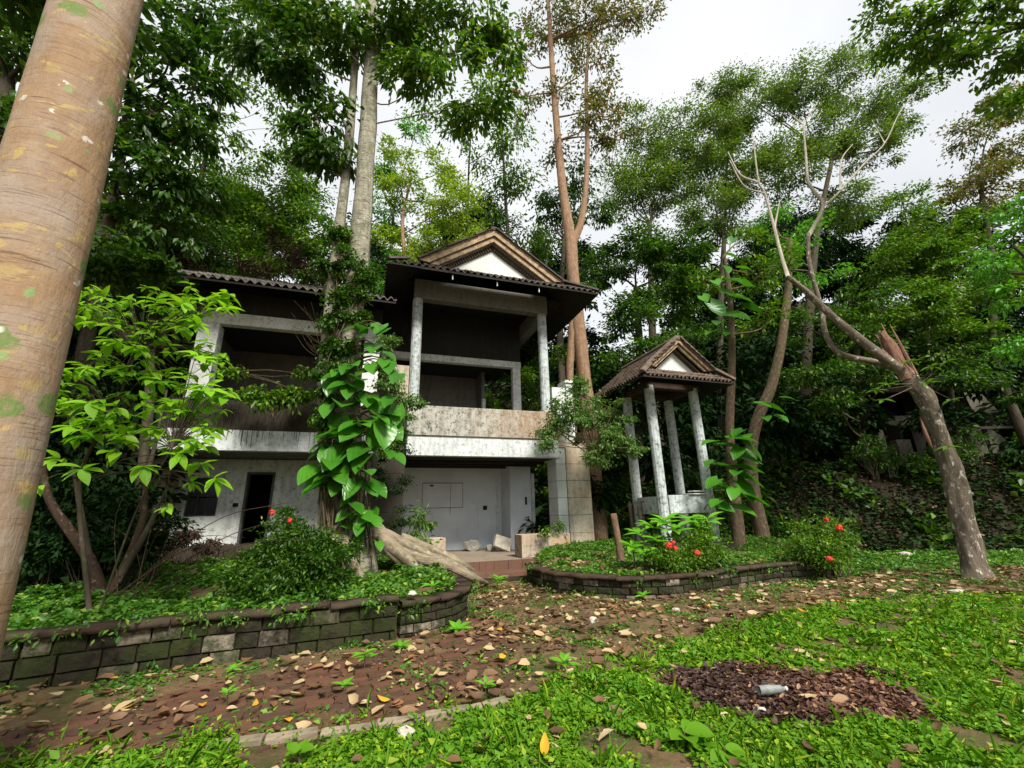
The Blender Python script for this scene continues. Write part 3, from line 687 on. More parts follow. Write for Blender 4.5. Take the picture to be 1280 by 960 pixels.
# wing roof
s_ = .55; ca = 1 / math.sqrt(1 + s_ * s_)
V, T = tile_field((-9.0, -1.0, 7.16), (1, 0, 0), (0, ca, s_ * ca), 32, 16, .2, .3, lambda x, y: True)
o = mesh_np('roof_tiles', V, T, 'tile_pale', house, local=True); o['kind'] = 'stuff'
m = MB(); m.prism([(-9.0, -1.0, 7.13), (-2.62, -1.0, 7.13), (-2.62, 3.4, 7.13 + 4.4 * s_), (-9.0, 3.4, 7.13 + 4.4 * s_)], (0, 0, -.05))
m.prism([(-9.0, 3.41, 7.13 + 4.4 * s_), (-2.62, 3.41, 7.13 + 4.4 * s_), (-2.62, 6.4, 7.4), (-9.0, 6.4, 7.4)], (0, 0, -.05)); m.build('roof_boards', 'soffit_board', house)

# rubble on the porch floor
def rock(name, pos, r, label, mat='rock', group=None, seed=0, sq=.7, cat='rock'):
    rs = np.random.default_rng(seed); import bmesh
    bm = bmesh.new(); bmesh.ops.create_icosphere(bm, subdivisions=2, radius=1)
    k = rs.normal(size=(4, 3))
    for v_ in bm.verts:
        c_ = np.array(v_.co); f = 1 + .22 * math.sin(c_ @ k[0] * 2.2) + .12 * math.sin(c_ @ k[1] * 4) + rs.uniform(-.05, .05)
        c_ = np.sign(c_) * np.abs(c_) ** .8; v_.co = Vector(c_ * f * np.array([1, .8 + .2 * rs.random(), sq]) * r)
    me = bpy.data.meshes.new(name); bm.to_mesh(me); bm.free(); me.materials.append(MATS[mat]); o = link(name, me)
    o.location = [float(x) for x in pos]; o.rotation_euler = (0, 0, rs.uniform(0, 6)); return tag(o, label, cat, group)
rock('broken_concrete_lump', H(.28, 2.35, .52), .26, 'rounded grey rubble lump on the porch floor against the back wall', seed=3, cat='rubble')
rock('rubble_piece', H(.85, 1.9, .45), .17, 'small dark rubble piece between the lump and the tilted slab', seed=5, cat='rubble')
m = MB().box(-.28, .28, -.05, .05, -.2, .2, .02); o = m.build('broken_slab', 'pale_rock', None, bevel=.01); o.matrix_world = HM @ Matrix.Translation((1.12, 1.6, .6)) @ Matrix.Rotation(.35, 4, 'Y') @ Matrix.Rotation(-.5, 4, 'X'); tag(o, 'pale broken slab leaning behind the right porch planter', 'rubble')

# ================================================================== GAZEBO
gz_ = empty('gazebo', label='small tiled pavilion on tall thin white columns right of the house', cat='gazebo', mw=HM @ Matrix.Translation((0, 0, 0)))
gz_.matrix_world = HM @ Matrix.Translation((5.2, -1.5, .4))
gu, gv, gzz = 5.2, -1.5, .4
def gb(name, mat, u0, u1, v0, v1, z0, z1, bevel=.012):
    return MB().box(u0 - gu, u1 - gu, v0 - gv, v1 - gv, z0 - gzz, z1 - gzz).build(name, mat, gz_, bevel=bevel)
for u0, v0 in ((4.42, -2.1), (5.98, -2.1), (4.42, -.95), (5.98, -.95)):
    m = MB(); ring = [(math.cos(2 * PI * q / 12) * .14, math.sin(2 * PI * q / 12) * .14) for q in range(12)]
    m.prism([(u0 + .14 - gu + x, v0 + .14 - gv + y, 0) for x, y in ring], (0, 0, 4.55)); o = m.build('column', 'column_paint', gz_)
for a_ in ((4.4, 6.3, -2.08, -1.86), (4.4, 6.3, -.92, -.7)): gb('tie_beam', 'dark_wood', *a_, 4.86, 5.04)
for a_ in ((4.45, 4.67, -1.855, -.925), (6.03, 6.25, -1.855, -.925)): gb('tie_beam', 'dark_wood', *a_, 4.862, 5.038)
gb('low_wall', 'column_paint', 4.7, 5.98, -2.06, -1.88, 1.38, 1.86); gb('low_wall', 'column_paint', 4.46, 4.64, -1.82, -.95, 1.38, 1.84)
gb('ledge', 'white_paint', 5.35, 5.95, -2.12, -1.82, 1.865, 1.9); gb('ledge', 'white_paint', 5.5, 5.9, -2.1, -1.86, 1.94, 1.975)
gb('floor_slab', 'dark_moss_wall', 4.2, 6.5, -2.3, -.6, .3, .62)
R0 = Matrix.Translation((0, 0, 0)); rf = empty('roof'); rf.parent = gz_; rf.location = (-gu, -gv, -gzz)
bpy.context.view_layer.update()
def reparent_up():
    for o in list(rf.children):
        o.parent = gz_; o.location = (-gu, -gv, -gzz)
gable_roof(rf, 5.2, 1.52, -2.95, .0, 4.92, .83, .45, 'gazebo_tile', .13, .2)
reparent_up(); bpy.data.objects.remove(rf)

# posts beside the gazebo
def post(px, py, Y, h, r, name, label, cat, mat, lean=0, cap=False):
    p = P(px, py, Y); z0 = float(gh(p[0], p[1])) - .05
    o = tubes(name, [(([(p[0], p[1], z0), (p[0] + lean * .5, p[1], z0 + h * .5), (p[0] + lean, p[1], z0 + h)], [r, r * .92, r * .86]), dict(sides=9, n=9, wob=.05))], mat)
    tag(o, label, cat); return o
post(776, 690, 10.3, 1.15, .085, 'wooden_post', 'short weathered brown wooden post right of the stone pier', 'post', 'post_wood', -.09)
post(800, 615, 12.6, 1.2, .10, 'stone_baluster', 'taller pale stone baluster post behind the gazebo left column', 'post', 'far_wall', -.05)
post(786, 610, 12.9, 1.15, .07, 'stone_baluster', 'thinner dark baluster post left of the pale one by the gazebo', 'post', 'bark_dark', -.02)

# ================================================================== HILLSIDE BUILDING (right, in deep shade)
def building(px0, py0, Y, W_, label, parts, rot=0):
    p = P(px0, py0, Y); b_ = empty('hillside_building', label=label, cat='building', mw=Matrix.Translation([float(x) for x in p]) @ Matrix.Rotation(rot, 4, 'Z'))
    for nm, mt, bx in parts: MB().box(*bx).build(nm, mt, b_, bevel=.01)
    return b_
building(1105, 580, 19.5, 3, 'dim hillside building with pale pillar and beam seen behind the leaning trunk', [
    ('pillar', 'far_wall', (0, .38, 0, .4, -.3, 2.7)), ('beam', 'far_wall', (.45, 1.9, 0, .3, 1.75, 2.2)), ('pillar', 'far_wall', (.95, 1.6, .1, .5, -.3, 1.1)),
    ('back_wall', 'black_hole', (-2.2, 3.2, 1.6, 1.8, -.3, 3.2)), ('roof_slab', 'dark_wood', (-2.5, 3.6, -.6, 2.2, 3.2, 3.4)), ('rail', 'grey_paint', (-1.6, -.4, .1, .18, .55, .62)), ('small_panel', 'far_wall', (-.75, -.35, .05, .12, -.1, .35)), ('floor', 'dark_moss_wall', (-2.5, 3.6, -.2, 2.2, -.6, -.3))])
bb = building(1222, 572, 19.5, 3, 'dim pale building with slanted white gable panel at the far right edge', [
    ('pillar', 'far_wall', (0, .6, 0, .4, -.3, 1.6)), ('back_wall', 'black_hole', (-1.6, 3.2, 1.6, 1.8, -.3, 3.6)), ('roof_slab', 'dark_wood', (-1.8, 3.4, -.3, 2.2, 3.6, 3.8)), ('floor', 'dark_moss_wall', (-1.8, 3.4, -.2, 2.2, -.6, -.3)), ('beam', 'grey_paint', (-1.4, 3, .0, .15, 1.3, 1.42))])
MB().prism([(.8, .05, .0), (2.2, .05, .0), (1.9, .05, .5), (.95, .05, 1.5)], (0, .2, 0)).build('slanted_wing_wall', 'far_wall', bb)
MB().prism([(.6, .05, 2.0), (1.8, .05, 2.1), (.9, .05, 3.6), (.4, .05, 3.4)], (0, .2, 0)).build('gable_panel', 'far_wall', bb)

# ================================================================== VEGETATION : leaf meshes used as single parts
def leaf_mesh(name, mat, kind='oval', L=1., W=.5):
    """curved blade with a folded midrib ; base at origin, blade along +Y, upper side +Z"""
    n = 6; V = []; T = []
    for i in range(n + 1):
        t = i / n
        if kind == 'oval': w_ = math.sin(PI * t ** .85) ** .9
        elif kind == 'heart': w_ = (math.sin(PI * (t * .86 + .14)) ** .75) * (1.05 - .25 * t)
        else: w_ = math.sin(PI * t) ** .7
        if i in (n,): w_ = 0.02
        if i == 0 and kind != 'heart': w_ = .03
        y = t * L - (.12 * L if kind == 'heart' and i == 0 else 0); z = -.22 * L * t * t + .05 * L * t
        V += [(-W * .5 * w_, y - (.10 * L if kind == 'heart' and i == 0 else 0), z + .16 * W * w_), (0, y + (.12 * L if kind == 'heart' and i == 0 else 0), z), (W * .5 * w_, y - (.10 * L if kind == 'heart' and i == 0 else 0), z + .16 * W * w_)]
    for i in range(n):
        a = i * 3; T += [(a, a + 1, a + 4, a + 3), (a + 1, a + 2, a + 5, a + 4)]
    me = bpy.data.meshes.new(name); me.from_pydata(V, [], T); me.update()
    for p in me.polygons: p.use_smooth = True
    me.materials.append(MATS[mat]); return me
rs = random.Random(21)
def rv(k=1.): return np.array([rs.uniform(-k, k) for _ in range(3)])

# ---- foreground trunk, leaning over the left edge
t0, t1 = P(-140, 1000, 2.35), P(127, -10, 2.35); ax = t1 - t0
base = t0 - ax * ((t0[2] + .1) / ax[2]); top = t0 + ax * 1.35
fr_ = empty('smooth_bark_tree', base, 'large smooth tan trunk with lichen spots leaning across the left foreground', 'tree')
rr = lambda px, py, wpx: wpx * dep(P(px, py, 2.35)) / F / 2
tubes('trunk', [(([base, base + (top - base) * .35, base + (top - base) * .7, top], [rr(-60, 700, 128) * .94, rr(-20, 500, 123) * .88, rr(60, 200, 113) * .78, rr(127, -10, 105) * .70]), dict(sides=40, n=60, wob=.012))], 'bark_foreground', fr_)
cr_ = [top, top + np.array([.6, 1.5, 2.2]), top + np.array([-.8, .5, 2.5])]
V, T = joinVT([cloud(c + np.array([-1.2, 1.0, 2.5]), (1.2, 1.2, .9), 900, 18, .5, .16)[:2] for c in cr_[1:]] + [cloud(q, (2.6, 2.6, 1.1), 6500, 60, .8, .2)[:2] for q in ((-7, 1.2, 9.5), (-8.5, 3.5, 10.5), (-9.5, .2, 9.5))])  # wide outer leaf masses added out of view to shade the left bed
tubes('limbs', [(([top - (0, 0, .1), (top + c) / 2 + (0, 0, .3), c + (0, 0, 2)], [.12, .09, .04]), dict(sides=8)) for c in cr_[1:]], 'bark_foreground', fr_)
o = mesh_np('crown', V, T, 'leaf_dark', fr_); o['kind'] = 'stuff'

# ---- twin pale trees in front of the house
TY = 8.6
tree('pale_trunk_tree', 'thicker pale straight trunk of the vine covered pair before the house', 'tree',
     [P(448, 716, TY), P(436, 560, TY), P(438, 430, TY), P(448, 330, TY), P(456, 220, TY), P(463, 100, TY), P(466, -40, TY)], [.34, .27, .22, .235, .22, .2, .17],
     [(480, 35, 8.4, 62, .5), (545, 90, 8.4, 52, .45), (410, 40, 8.2, 60, .5), (590, 130, 8.6, 50, .4), (620, 60, 9, 45, .5), (525, 15, 8.2, 55, .5), (350, 20, 8.0, 55, .6), (585, 20, 8.5, 50, .5)], 'bark_pale', 'leaf_mid', leaf=.22, dens=2.1, droop=.9, group='pale trunks covered in climbing vines', clump=.6, limb_r=.022, width=.42)
tree('pale_trunk_tree', 'thinner second pale trunk just left of the thick vine covered one', 'tree',
     [P(415, 716, TY + .25), P(408, 600, TY + .1), P(405, 480, TY), P(413, 380, TY), P(424, 290, TY + .1), P(434, 200, TY + .1), P(443, 90, TY + .1), P(450, -40, TY)], [.22, .15, .13, .13, .125, .115, .10, .09],
     [(398, 150, 8.4, 42, .7), (375, 85, 8.2, 50, .6), (425, 190, 8.5, 22, .8), (330, 60, 8, 45, .6), (395, 195, 8.6, 22, .5)], 'bark_pale', 'leaf_dark', leaf=.24, dens=2.2, droop=1., group='pale trunks covered in climbing vines', clump=.5, limb_r=.03, width=.42)
# buttress roots, each one a part of a root tree base
rt_ = empty('tree_roots', P(440, 720, TY), 'pale spreading roots of the vine covered trees running to the porch steps', 'tree roots')
def gp(px, py, lift=.05, it=8):
    z = .2
    for _ in range(it): p = G(px, py, z); z = float(gh(p[0], p[1])) + lift
    return p
for pts, r_ in (([P(470, 665, 8.7), P(500, 690, 8.75), P(530, 700, 8.6), P(560, 706, 8.7), P(592, 722, 9.0), gp(612, 730, -.02)], [.16, .12, .10, .10, .08, .03]),
                ([P(478, 675, 8.6), P(510, 700, 8.4), P(522, 716, 8.1), gp(522, 730, -.05)], [.12, .10, .07, .03]),
                ([P(500, 672, 8.9), P(545, 690, 9.1), P(580, 708, 9.2), gp(600, 722, 0)], [.10, .10, .085, .04]),
                ([P(465, 655, 8.8), P(490, 678, 8.9), P(520, 690, 8.95), P(552, 700, 8.9), P(575, 716, 8.9), gp(590, 728, -.02)], [.13, .11, .08, .07, .05, .03]),
                ([P(475, 670, 8.6), P(498, 700, 8.5), P(540, 716, 8.5), gp(560, 728, -.02)], [.10, .07, .06, .03]), ([P(480, 668, 8.9), P(540, 698, 8.85), P(556, 715, 8.7), gp(562, 730, -.04)], [.12, .09, .06, .03]),
                ([P(425, 660, 8.5), P(410, 690, 8.2), P(402, 735, 7.6), gp(400, 745, -.1)], [.12, .09, .07, .04]),
                ([P(430, 670, 8.4), P(440, 700, 8.0), P(458, 735, 7.5), gp(462, 745, -.1)], [.12, .08, .07, .04]),
                ([P(440, 690, 8.5), P(428, 715, 8.2), gp(426, 738, -.05)], [.16, .13, .08])):
    tubes('root', [((pts, r_), dict(sides=12, n=26, wob=.16))], 'root_bark', rt_)
# hanging aerial roots around the trunk
sp = []
for k in range(46):
    x = rs.uniform(400, 468); y0 = rs.uniform(540, 640); p = P(x, y0, TY - .3); q = P(x + rs.uniform(-10, 10), y0 + rs.uniform(50, 120), TY - .3 + rs.uniform(-.1, .1))
    sp.append((([p, (p + q) / 2 + rv(.05), q], [.012, .016, .012]), dict(sides=4, n=6, ends=False)))
tubes('aerial_roots', sp, 'bark_vine', rt_)['kind'] = 'stuff'

# ---- moss and small creepers wrapped round the trunks and pier
def creeper(name, label, cat, blobs, mat, leaf, n, clump=.3, droop=.6, group=None, stems=True, width=.55, kind=None):
    root = empty(name, P(*blobs[0][:3]), label, cat, group); L = []; sp = []; pc = None
    for b in blobs:
        c = P(*b[:3]); r = b[3] * dep(c) / F; rz = r * (b[4] if len(b) > 4 else 1)
        v_, t_, cc = cloud(c, (r, r * .8, rz), int(n * (b[5] if len(b) > 5 else 1)), max(4, int(10 * (r / .5) ** 1.3)), clump, leaf, droop, .2, width, .8); L.append((v_, t_))
        if pc is None: pc = c - np.array([0, 0, r])
        for q in cc[::2]: sp.append((([pc, (pc + q) / 2 + rv(.1), q], [.016, .012, .005]), dict(sides=3, n=5, ends=False)))
        pc = c
    if stems: tubes('stems', sp, 'bark_vine', root)
    V, T = joinVT(L); o = mesh_np('foliage', V, T, mat, root); o['kind'] = 'stuff'; return root
creeper('climbing_creeper', 'small leaved dark creeper wrapped round the pale twin trunks at roof height', 'creeper',
        [(420, 400, 8.4, 26, 1.6), (410, 330, 8.5, 18, 1.5), (440, 330, 8.4, 26, 1), (455, 350, 8.4, 16, 1), (415, 470, 8.4, 18, 2), (450, 400, 8.4, 14, 1), (430, 300, 8.5, 12, 1.2), (408, 520, 8.4, 12, 2.4, .8), (436, 440, 8.35, 12, 2, .7), (410, 440, 8.4, 12, 2, .7), (440, 370, 8.4, 16, 1.2), (425, 290, 8.5, 10, 2, .5)], 'leaf_dark', .075, 1700, .2)
creeper('climbing_creeper', 'fine leaved vine hanging beside the left porch pier at balcony height', 'creeper',
        [(490, 470, 9.7, 22, 1.5), (500, 520, 9.8, 26, 1), (482, 430, 9.6, 14, 1), (508, 500, 9.9, 20, .7), (488, 560, 9.9, 16, 1.4)], 'leaf_ivy', .07, 1300, .22)
creeper('climbing_creeper', 'ragged moss and creeper tufts down the dark left porch pier', 'creeper',
        [(500, 560, 10.6, 12, 2, .7), (500, 610, 10.6, 12, 2, .6), (498, 655, 10.5, 12, 1.6, .6), (470, 600, 10.3, 18, 2.4)], 'leaf_cover', .05, 1500, .2, stems=False)
creeper('ivy_mass', 'loose green ivy spilling over the top of the right stone pier', 'ivy',
        [(735, 525, 11.6, 40, .9, 1.6), (705, 515, 11.9, 30, .9), (765, 550, 11.4, 28, .8), (690, 535, 11.8, 16, .9, .5), (745, 575, 11.5, 22, .8, .6), (722, 490, 12, 20, .8, .6), (772, 520, 11.8, 22, .7, .7), (790, 560, 11.5, 14, .6, .3), (682, 552, 11.7, 10, .8, .3)], 'leaf_ivy', .08, 1700, .26)
creeper('balcony_plant', 'green weeds rooted along the top of the left wing balcony', 'plant',
        [(345, 495, 9.75, 26, .5), (310, 490, 9.6, 14, .6, .4), (372, 490, 9.9, 18, .6, .7), (290, 465, 9.5, 8, .5, .2), (385, 465, 9.9, 8, .5, .2)], 'leaf_mid', .11, 900, .25)
creeper('planter_weed', 'spiky green weed growing in the left porch planter by the root', 'plant', [(522, 655, 11.0, 16, 1.1), (520, 680, 10.9, 16, .6)], 'leaf_mid', .17, 230, .25, width=.25)
creeper('planter_weed', 'small green weed in the right porch planter box', 'plant', [(683, 662, 11.8, 9, .7), (700, 655, 12.1, 6, 1)], 'leaf_mid', .12, 90, .15, width=.3)

# ---- big heart leaves : climbing pothos on the twin trees (every leaf its own part)
PL = leaf_mesh('leaf', 'leaf_pothos', 'heart', 1, .80)
def pothos(name, label, leaves, seed=0, mesh=PL, stem='bark_vine', cat='climbing plant', trunk=None):  # noqa
    """leaves: (px, py, Y, length in px, azimuth tilt)"""
    root = empty(name, P(*leaves[0][:3]), label, cat); r_ = random.Random(seed); sp = []
    for (x, y, Y, l, dx) in leaves:
        p = P(x, y, Y); s_ = l * dep(p) / F
        a = np.array([dx * 1.1 + r_.uniform(-.9, .9), -.6 + r_.uniform(-.5, .3), -.5 + r_.uniform(-.4, .45)]); nrm = np.array([dx * .4 + r_.uniform(-.5, .5), -.45 + r_.uniform(-.4, .3), .9])
        a = unit(a); pp = p - a * s_ * .4
        inst('leaf', mesh, frame(pp, a, nrm, s_), root)
        st = (trunk(x, y, Y) if trunk else pp + np.array([-dx * .2, .35, -.15])); sp.append((([st, (st + pp) / 2 + np.array([0, -.03, .07]), pp], [.014, .012, .008]), dict(sides=4, n=5, ends=False)))
    tubes('leaf_stalks', sp, stem, root)['kind'] = 'stuff'; return root
LV = []
r_ = random.Random(4)
for (y0, y1, xa, xb, n, l) in ((405, 450, 438, 486, 9, 30), (450, 500, 412, 498, 22, 33), (500, 545, 404, 498, 22, 36), (535, 580, 396, 498, 20, 38), (570, 612, 386, 420, 11, 34), (585, 612, 425, 475, 8, 28), (618, 655, 428, 475, 12, 24), (645, 690, 430, 475, 12, 20)):
    for k in range(n):
        x = xa + (xb - xa) * (k + r_.uniform(.1, .9)) / n; LV.append((x, r_.uniform(y0, y1), TY - .45 + r_.uniform(-.25, .15), l * r_.uniform(.6, 1.1), (x - 442) / 75))
pothos('climbing_pothos', 'large heart leaved climbing plant hugging the twin pale trunks', LV, 1, trunk=lambda x, y, Y: P(440 + (x - 440) * .25, y - 5, TY - .25))
LV = [(896, 385, 12.2, 26, -.3), (905, 365, 12.2, 30, 0), (915, 350, 12.2, 26, .2), (925, 372, 12.1, 30, .3), (900, 402, 12.2, 26, -.2), (920, 395, 12.1, 30, .2), (935, 355, 12.2, 24, .4), (890, 415, 12.2, 20, -.3), (940, 385, 12.1, 22, .5), (912, 415, 12.2, 22, 0), (908, 335, 12.3, 18, 0), (915, 320, 12.3, 16, 0), (880, 372, 12.4, 18, -.4), (915, 300, 12.3, 16, 0), (930, 335, 12.3, 16, .3), (895, 352, 12.3, 18, -.3)]
pothos('climbing_pothos', 'pale green climbing plant high on the dark trunk right of the gazebo roof', LV, 2)
LV = [(905 + 18 * math.cos(k) + (k % 3) * 15, 540 + k * 4.2, 11.3 + .2 * math.sin(k * 2), 22 + 5 * (k % 3), (-1, .4, 1)[k % 3]) for k in range(24)] + [(952, 505, 11.5, 20, .3), (968, 510, 11.5, 24, .8), (975, 522, 11.5, 20, .7), (958, 522, 11.5, 16, .0), (984, 497, 11.5, 14, .7)]
pothos('broad_leaf_plant', 'broad leaved green plant clinging to the stump right of the gazebo', LV, 3)

# ---- bright green sapling at the left (every leaf its own part)
SL = leaf_mesh('leaf', 'leaf_shrub', 'oval', 1, .46)
tips = [(128, 372), (160, 378), (195, 372), (228, 378), (258, 370), (285, 378), (108, 398), (150, 405), (185, 408), (222, 400), (250, 405), (95, 372), (140, 430), (175, 438), (212, 432), (245, 440), (268, 445), (115, 455), (85, 470), (150, 465), (190, 470), (228, 472), (256, 480), (75, 498), (108, 500), (145, 505), (180, 500), (215, 512), (250, 510), (272, 500), (90, 535), (125, 528), (160, 535), (198, 540), (232, 545), (262, 545), (222, 570), (252, 575), (272, 592), (70, 570), (100, 590), (140, 560), (240, 600), (205, 640), (40, 610), (180, 585)]
shr = empty('bright_leaf_sapling', P(150, 735, 5.9), 'bright lime green leafy sapling in front of the dark left side of the house', 'sapling')
sp = []; nleaf = 0
b0 = P(120, 740, 5.9); b0[2] = float(gh(b0[0], b0[1])); f1 = P(100, 600, 5.7); f2 = P(140, 520, 5.6); f3 = P(170, 440, 5.5)
sp.append((([b0, f1, f2, f3], [.03, .024, .018, .012]), dict(sides=8, n=20)))
sp.append((([b0 + (.1, 0, 0), P(170, 640, 5.6), P(215, 560, 5.3)], [.016, .012, .008]), dict(sides=6, n=14)))
for (x, y) in tips:
    Y = 5.35 + rs.uniform(-.5, .35); p = P(x, y + rs.uniform(-5, 5), Y)
    src = min((f1, f2, f3, P(215, 560, 5.3)), key=lambda q: np.linalg.norm(q - p) + (2 if q[2] > p[2] + .1 else 0))
    mid = (src + p) / 2 + np.array([0, 0, .12]); sp.append((([src, mid, p], [.009, .006, .004]), dict(sides=4, n=8)))
    d0 = unit(p - mid + np.array([0, -.3, .1])); n = 6
    s_ = .21 * rs.uniform(.8, 1.2)
    if y > 600: s_ *= .7
    for k in range(n):
        a = 2 * PI * k / n + rs.uniform(-.4, .4); e1 = unit(np.cross(d0, (0, 0, 1))); e2 = np.cross(e1, d0)
        out = d0 * .45 + (e1 * math.cos(a) + e2 * math.sin(a) * .55) + np.array([0, 0, -.35 + rs.uniform(-.25, .25)])
        inst('leaf', SL, frame(p + rv(.02) - d0 * rs.uniform(0, .08), out, np.array([0, -.35, 1.]) + rv(.3), s_ * rs.uniform(.7, 1.15)), shr); nleaf += 1
sv = np.array([v_.co[:] for v_ in SL.vertices]); sf = np.array([[p.vertices[0], p.vertices[1], p.vertices[2], p.vertices[3]] for p in SL.polygons]); V = []; T = []
for (x, y) in tips * 6:
    if y > 548: continue
    Y = 5.55 + rs.uniform(-.5, .6); p = P(x + rs.uniform(-20, 16), y + rs.uniform(-14, 16), Y); n = rs.choice((4, 5, 6)); a0 = rs.uniform(0, 6); s_ = .19 * rs.uniform(.7, 1.2)
    for k in range(n):
        a = a0 + 2 * PI * k / n; m_ = np.array(frame(p + rv(.03), (math.cos(a), math.sin(a) * .8 - .2, -.3 + rs.uniform(-.3, .35)), np.array([0, -.35, 1.]) + rv(.35), s_ * rs.uniform(.7, 1.15)))
        T.append(sf + len(V) * len(sv)); V.append(sv @ m_[:3, :3].T + m_[:3, 3])
    src = min((f1, f2, f3, P(215, 560, 5.3)), key=lambda q: np.linalg.norm(q - p)); sp.append((([src, (src + p) / 2 + np.array([0, 0, .1]), p], [.006, .005, .003]), dict(sides=3, n=6)))
mesh_np('foliage', np.vstack(V), np.vstack(T), 'leaf_shrub_far', shr, smooth=True)['kind'] = 'stuff'
tubes('stems', sp, 'bark_dark', shr)

# ---- bushes with red ixora flowers
def flower(pos, r, root, seed, mat='pink_flower'):
    q = np.random.default_rng(seed); n = 60; d = unit(q.normal(size=(n, 3)) + np.array([0, -.3, .5])); pos_ = np.array(pos) + d * r * .75
    V, T = leaf_arrays(pos_, unit(np.cross(d, q.normal(size=(n, 3)))), d, np.full(n, r * .55), .8, 0); mesh_np('flower_cluster', V, T, mat, root)
def bush(name, label, blobs, mat, leaf, n, flowers, cat='bush', width=.45, clump=.22, stem_base=None, droop=.1, group=None):
    c0 = P(*blobs[0][:3]); zb = float(gh(c0[0], c0[1])); root = empty(name, (c0[0], c0[1], zb), label, cat, group); L = []; sp = []
    for b in blobs:
        c = P(*b[:3]); r = b[3] * dep(c) / F
        v_, t_, cc = cloud(c, (r, r * .9, r * (b[4] if len(b) > 4 else .8)), int(n * (b[3] / 40) ** 2), max(8, int(40 * (r / .6) ** 1.6)), clump, leaf, droop, .45, width, .9); L.append((v_, t_))
        for q in cc[::3]: st = np.array([c[0] + rs.uniform(-.15, .15), c[1], zb]); sp.append((([st, (st + q) / 2 + rv(.06), q], [.012, .009, .004]), dict(sides=3, n=5, ends=False)))
    tubes('stems', sp, 'bark_dark', root)['kind'] = 'stuff'; V, T = joinVT(L); mesh_np('foliage', V, T, mat, root)['kind'] = 'stuff'
    for i, (x, y, Y, rp) in enumerate(flowers): p = P(x, y, Y); flower(p, rp * dep(p) / F, root, i + len(blobs))
    return root
bush('flowering_bush', 'large dark green bush with two faded pink flowers before the doorway', [(358, 700, 6.9, 42), (312, 728, 6.7, 32), (398, 704, 6.8, 36), (352, 664, 7.1, 22, 1.1), (380, 672, 7.0, 30), (420, 690, 7.2, 26), (322, 700, 7.0, 20), (355, 735, 6.6, 44, .6), (405, 735, 6.7, 30, .7)], 'leaf_dark', .065, 3600, [(340, 641, 6.9, 4.5), (363, 651, 6.8, 4.5)])
bush('flowering_bush', 'rounded bush with coral red flower heads in the bed before the gazebo', [(855, 690, 9.0, 34), (825, 695, 8.9, 26), (880, 685, 9.2, 28), (870, 665, 9.2, 20), (845, 705, 8.8, 26, .6)], 'leaf_mid', .07, 2800, [(836, 682, 8.5, 5), (844, 686, 8.5, 4), (871, 692, 8.6, 5.5), (842, 678, 8.5, 3)])
bush('flowering_bush', 'round bush with red flower balls at the right end of the low wall', [(1022, 680, 9.9, 32), (1000, 685, 9.9, 24), (1042, 672, 10, 24), (1030, 695, 9.7, 22), (1010, 662, 10.1, 18)], 'leaf_mid', .07, 2800, [(1049, 660, 9.6, 5), (1033, 650, 9.7, 3.5), (1037, 699, 9.3, 4.5)])
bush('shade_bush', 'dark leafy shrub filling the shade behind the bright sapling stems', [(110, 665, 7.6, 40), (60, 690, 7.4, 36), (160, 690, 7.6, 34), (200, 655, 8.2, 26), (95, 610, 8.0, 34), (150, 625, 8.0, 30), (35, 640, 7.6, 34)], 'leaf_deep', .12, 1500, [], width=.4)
bush('slope_shrub', 'dark shrub hiding the foot of the dim hillside building', [(1085, 560, 17.5, 22), (1110, 575, 17.3, 16), (1150, 580, 17.3, 18), (1190, 565, 17.3, 24), (1210, 545, 17.5, 20)], 'leaf_dark', .16, 1500, [])
# broad yellow-green plant beside that bush
YL = leaf_mesh('leaf', 'leaf_seedling', 'oval', 1, .34)
def leafy(name, label, crowns, size_px, n, mesh=YL, cat='plant', group=None, up_=.35, stemh=.25):
    r0 = P(*crowns[0]); root = empty(name, (r0[0], r0[1], float(gh(r0[0], r0[1]))), label, cat, group); sp = []
    for (x, y, Y) in crowns:
        p = P(x, y, Y); s_ = size_px * dep(p) / F; zb = float(gh(p[0], p[1]))
        if p[2] - zb > 3: zb = p[2] - stemh
        sp.append((([(p[0] + .03, p[1], min(zb, p[2] - .02)), p], [.012, .008]), dict(sides=4, n=4)))
        for k in range(n):
            a = 2 * PI * k / n * 1.02 + rs.uniform(-.3, .3); inst('leaf', mesh, frame(p + np.array([0, 0, -.03 * k * s_]), (math.cos(a), math.sin(a), up_ + rs.uniform(-.35, .3)), (rs.uniform(-.2, .2), -.3, 1), s_ * rs.uniform(.7, 1.1)), root)
    tubes('stems', sp, 'bark_dark', root); return root
leafy('yellow_green_shrub', 'pale lime green shrub with long leaves left of the red flowers', [(800, 665, 8.9), (815, 655, 9.1), (832, 650, 9.0), (790, 680, 8.8), (820, 672, 8.9), (845, 660, 8.9), (805, 690, 8.8)], 24, 9)
leafy('yellow_green_shrub', 'light green long leaved shrub between the gazebo columns and red flowers', [(872, 655, 9.3), (885, 648, 9.4), (862, 648, 9.4), (880, 668, 9.3)], 20, 9)

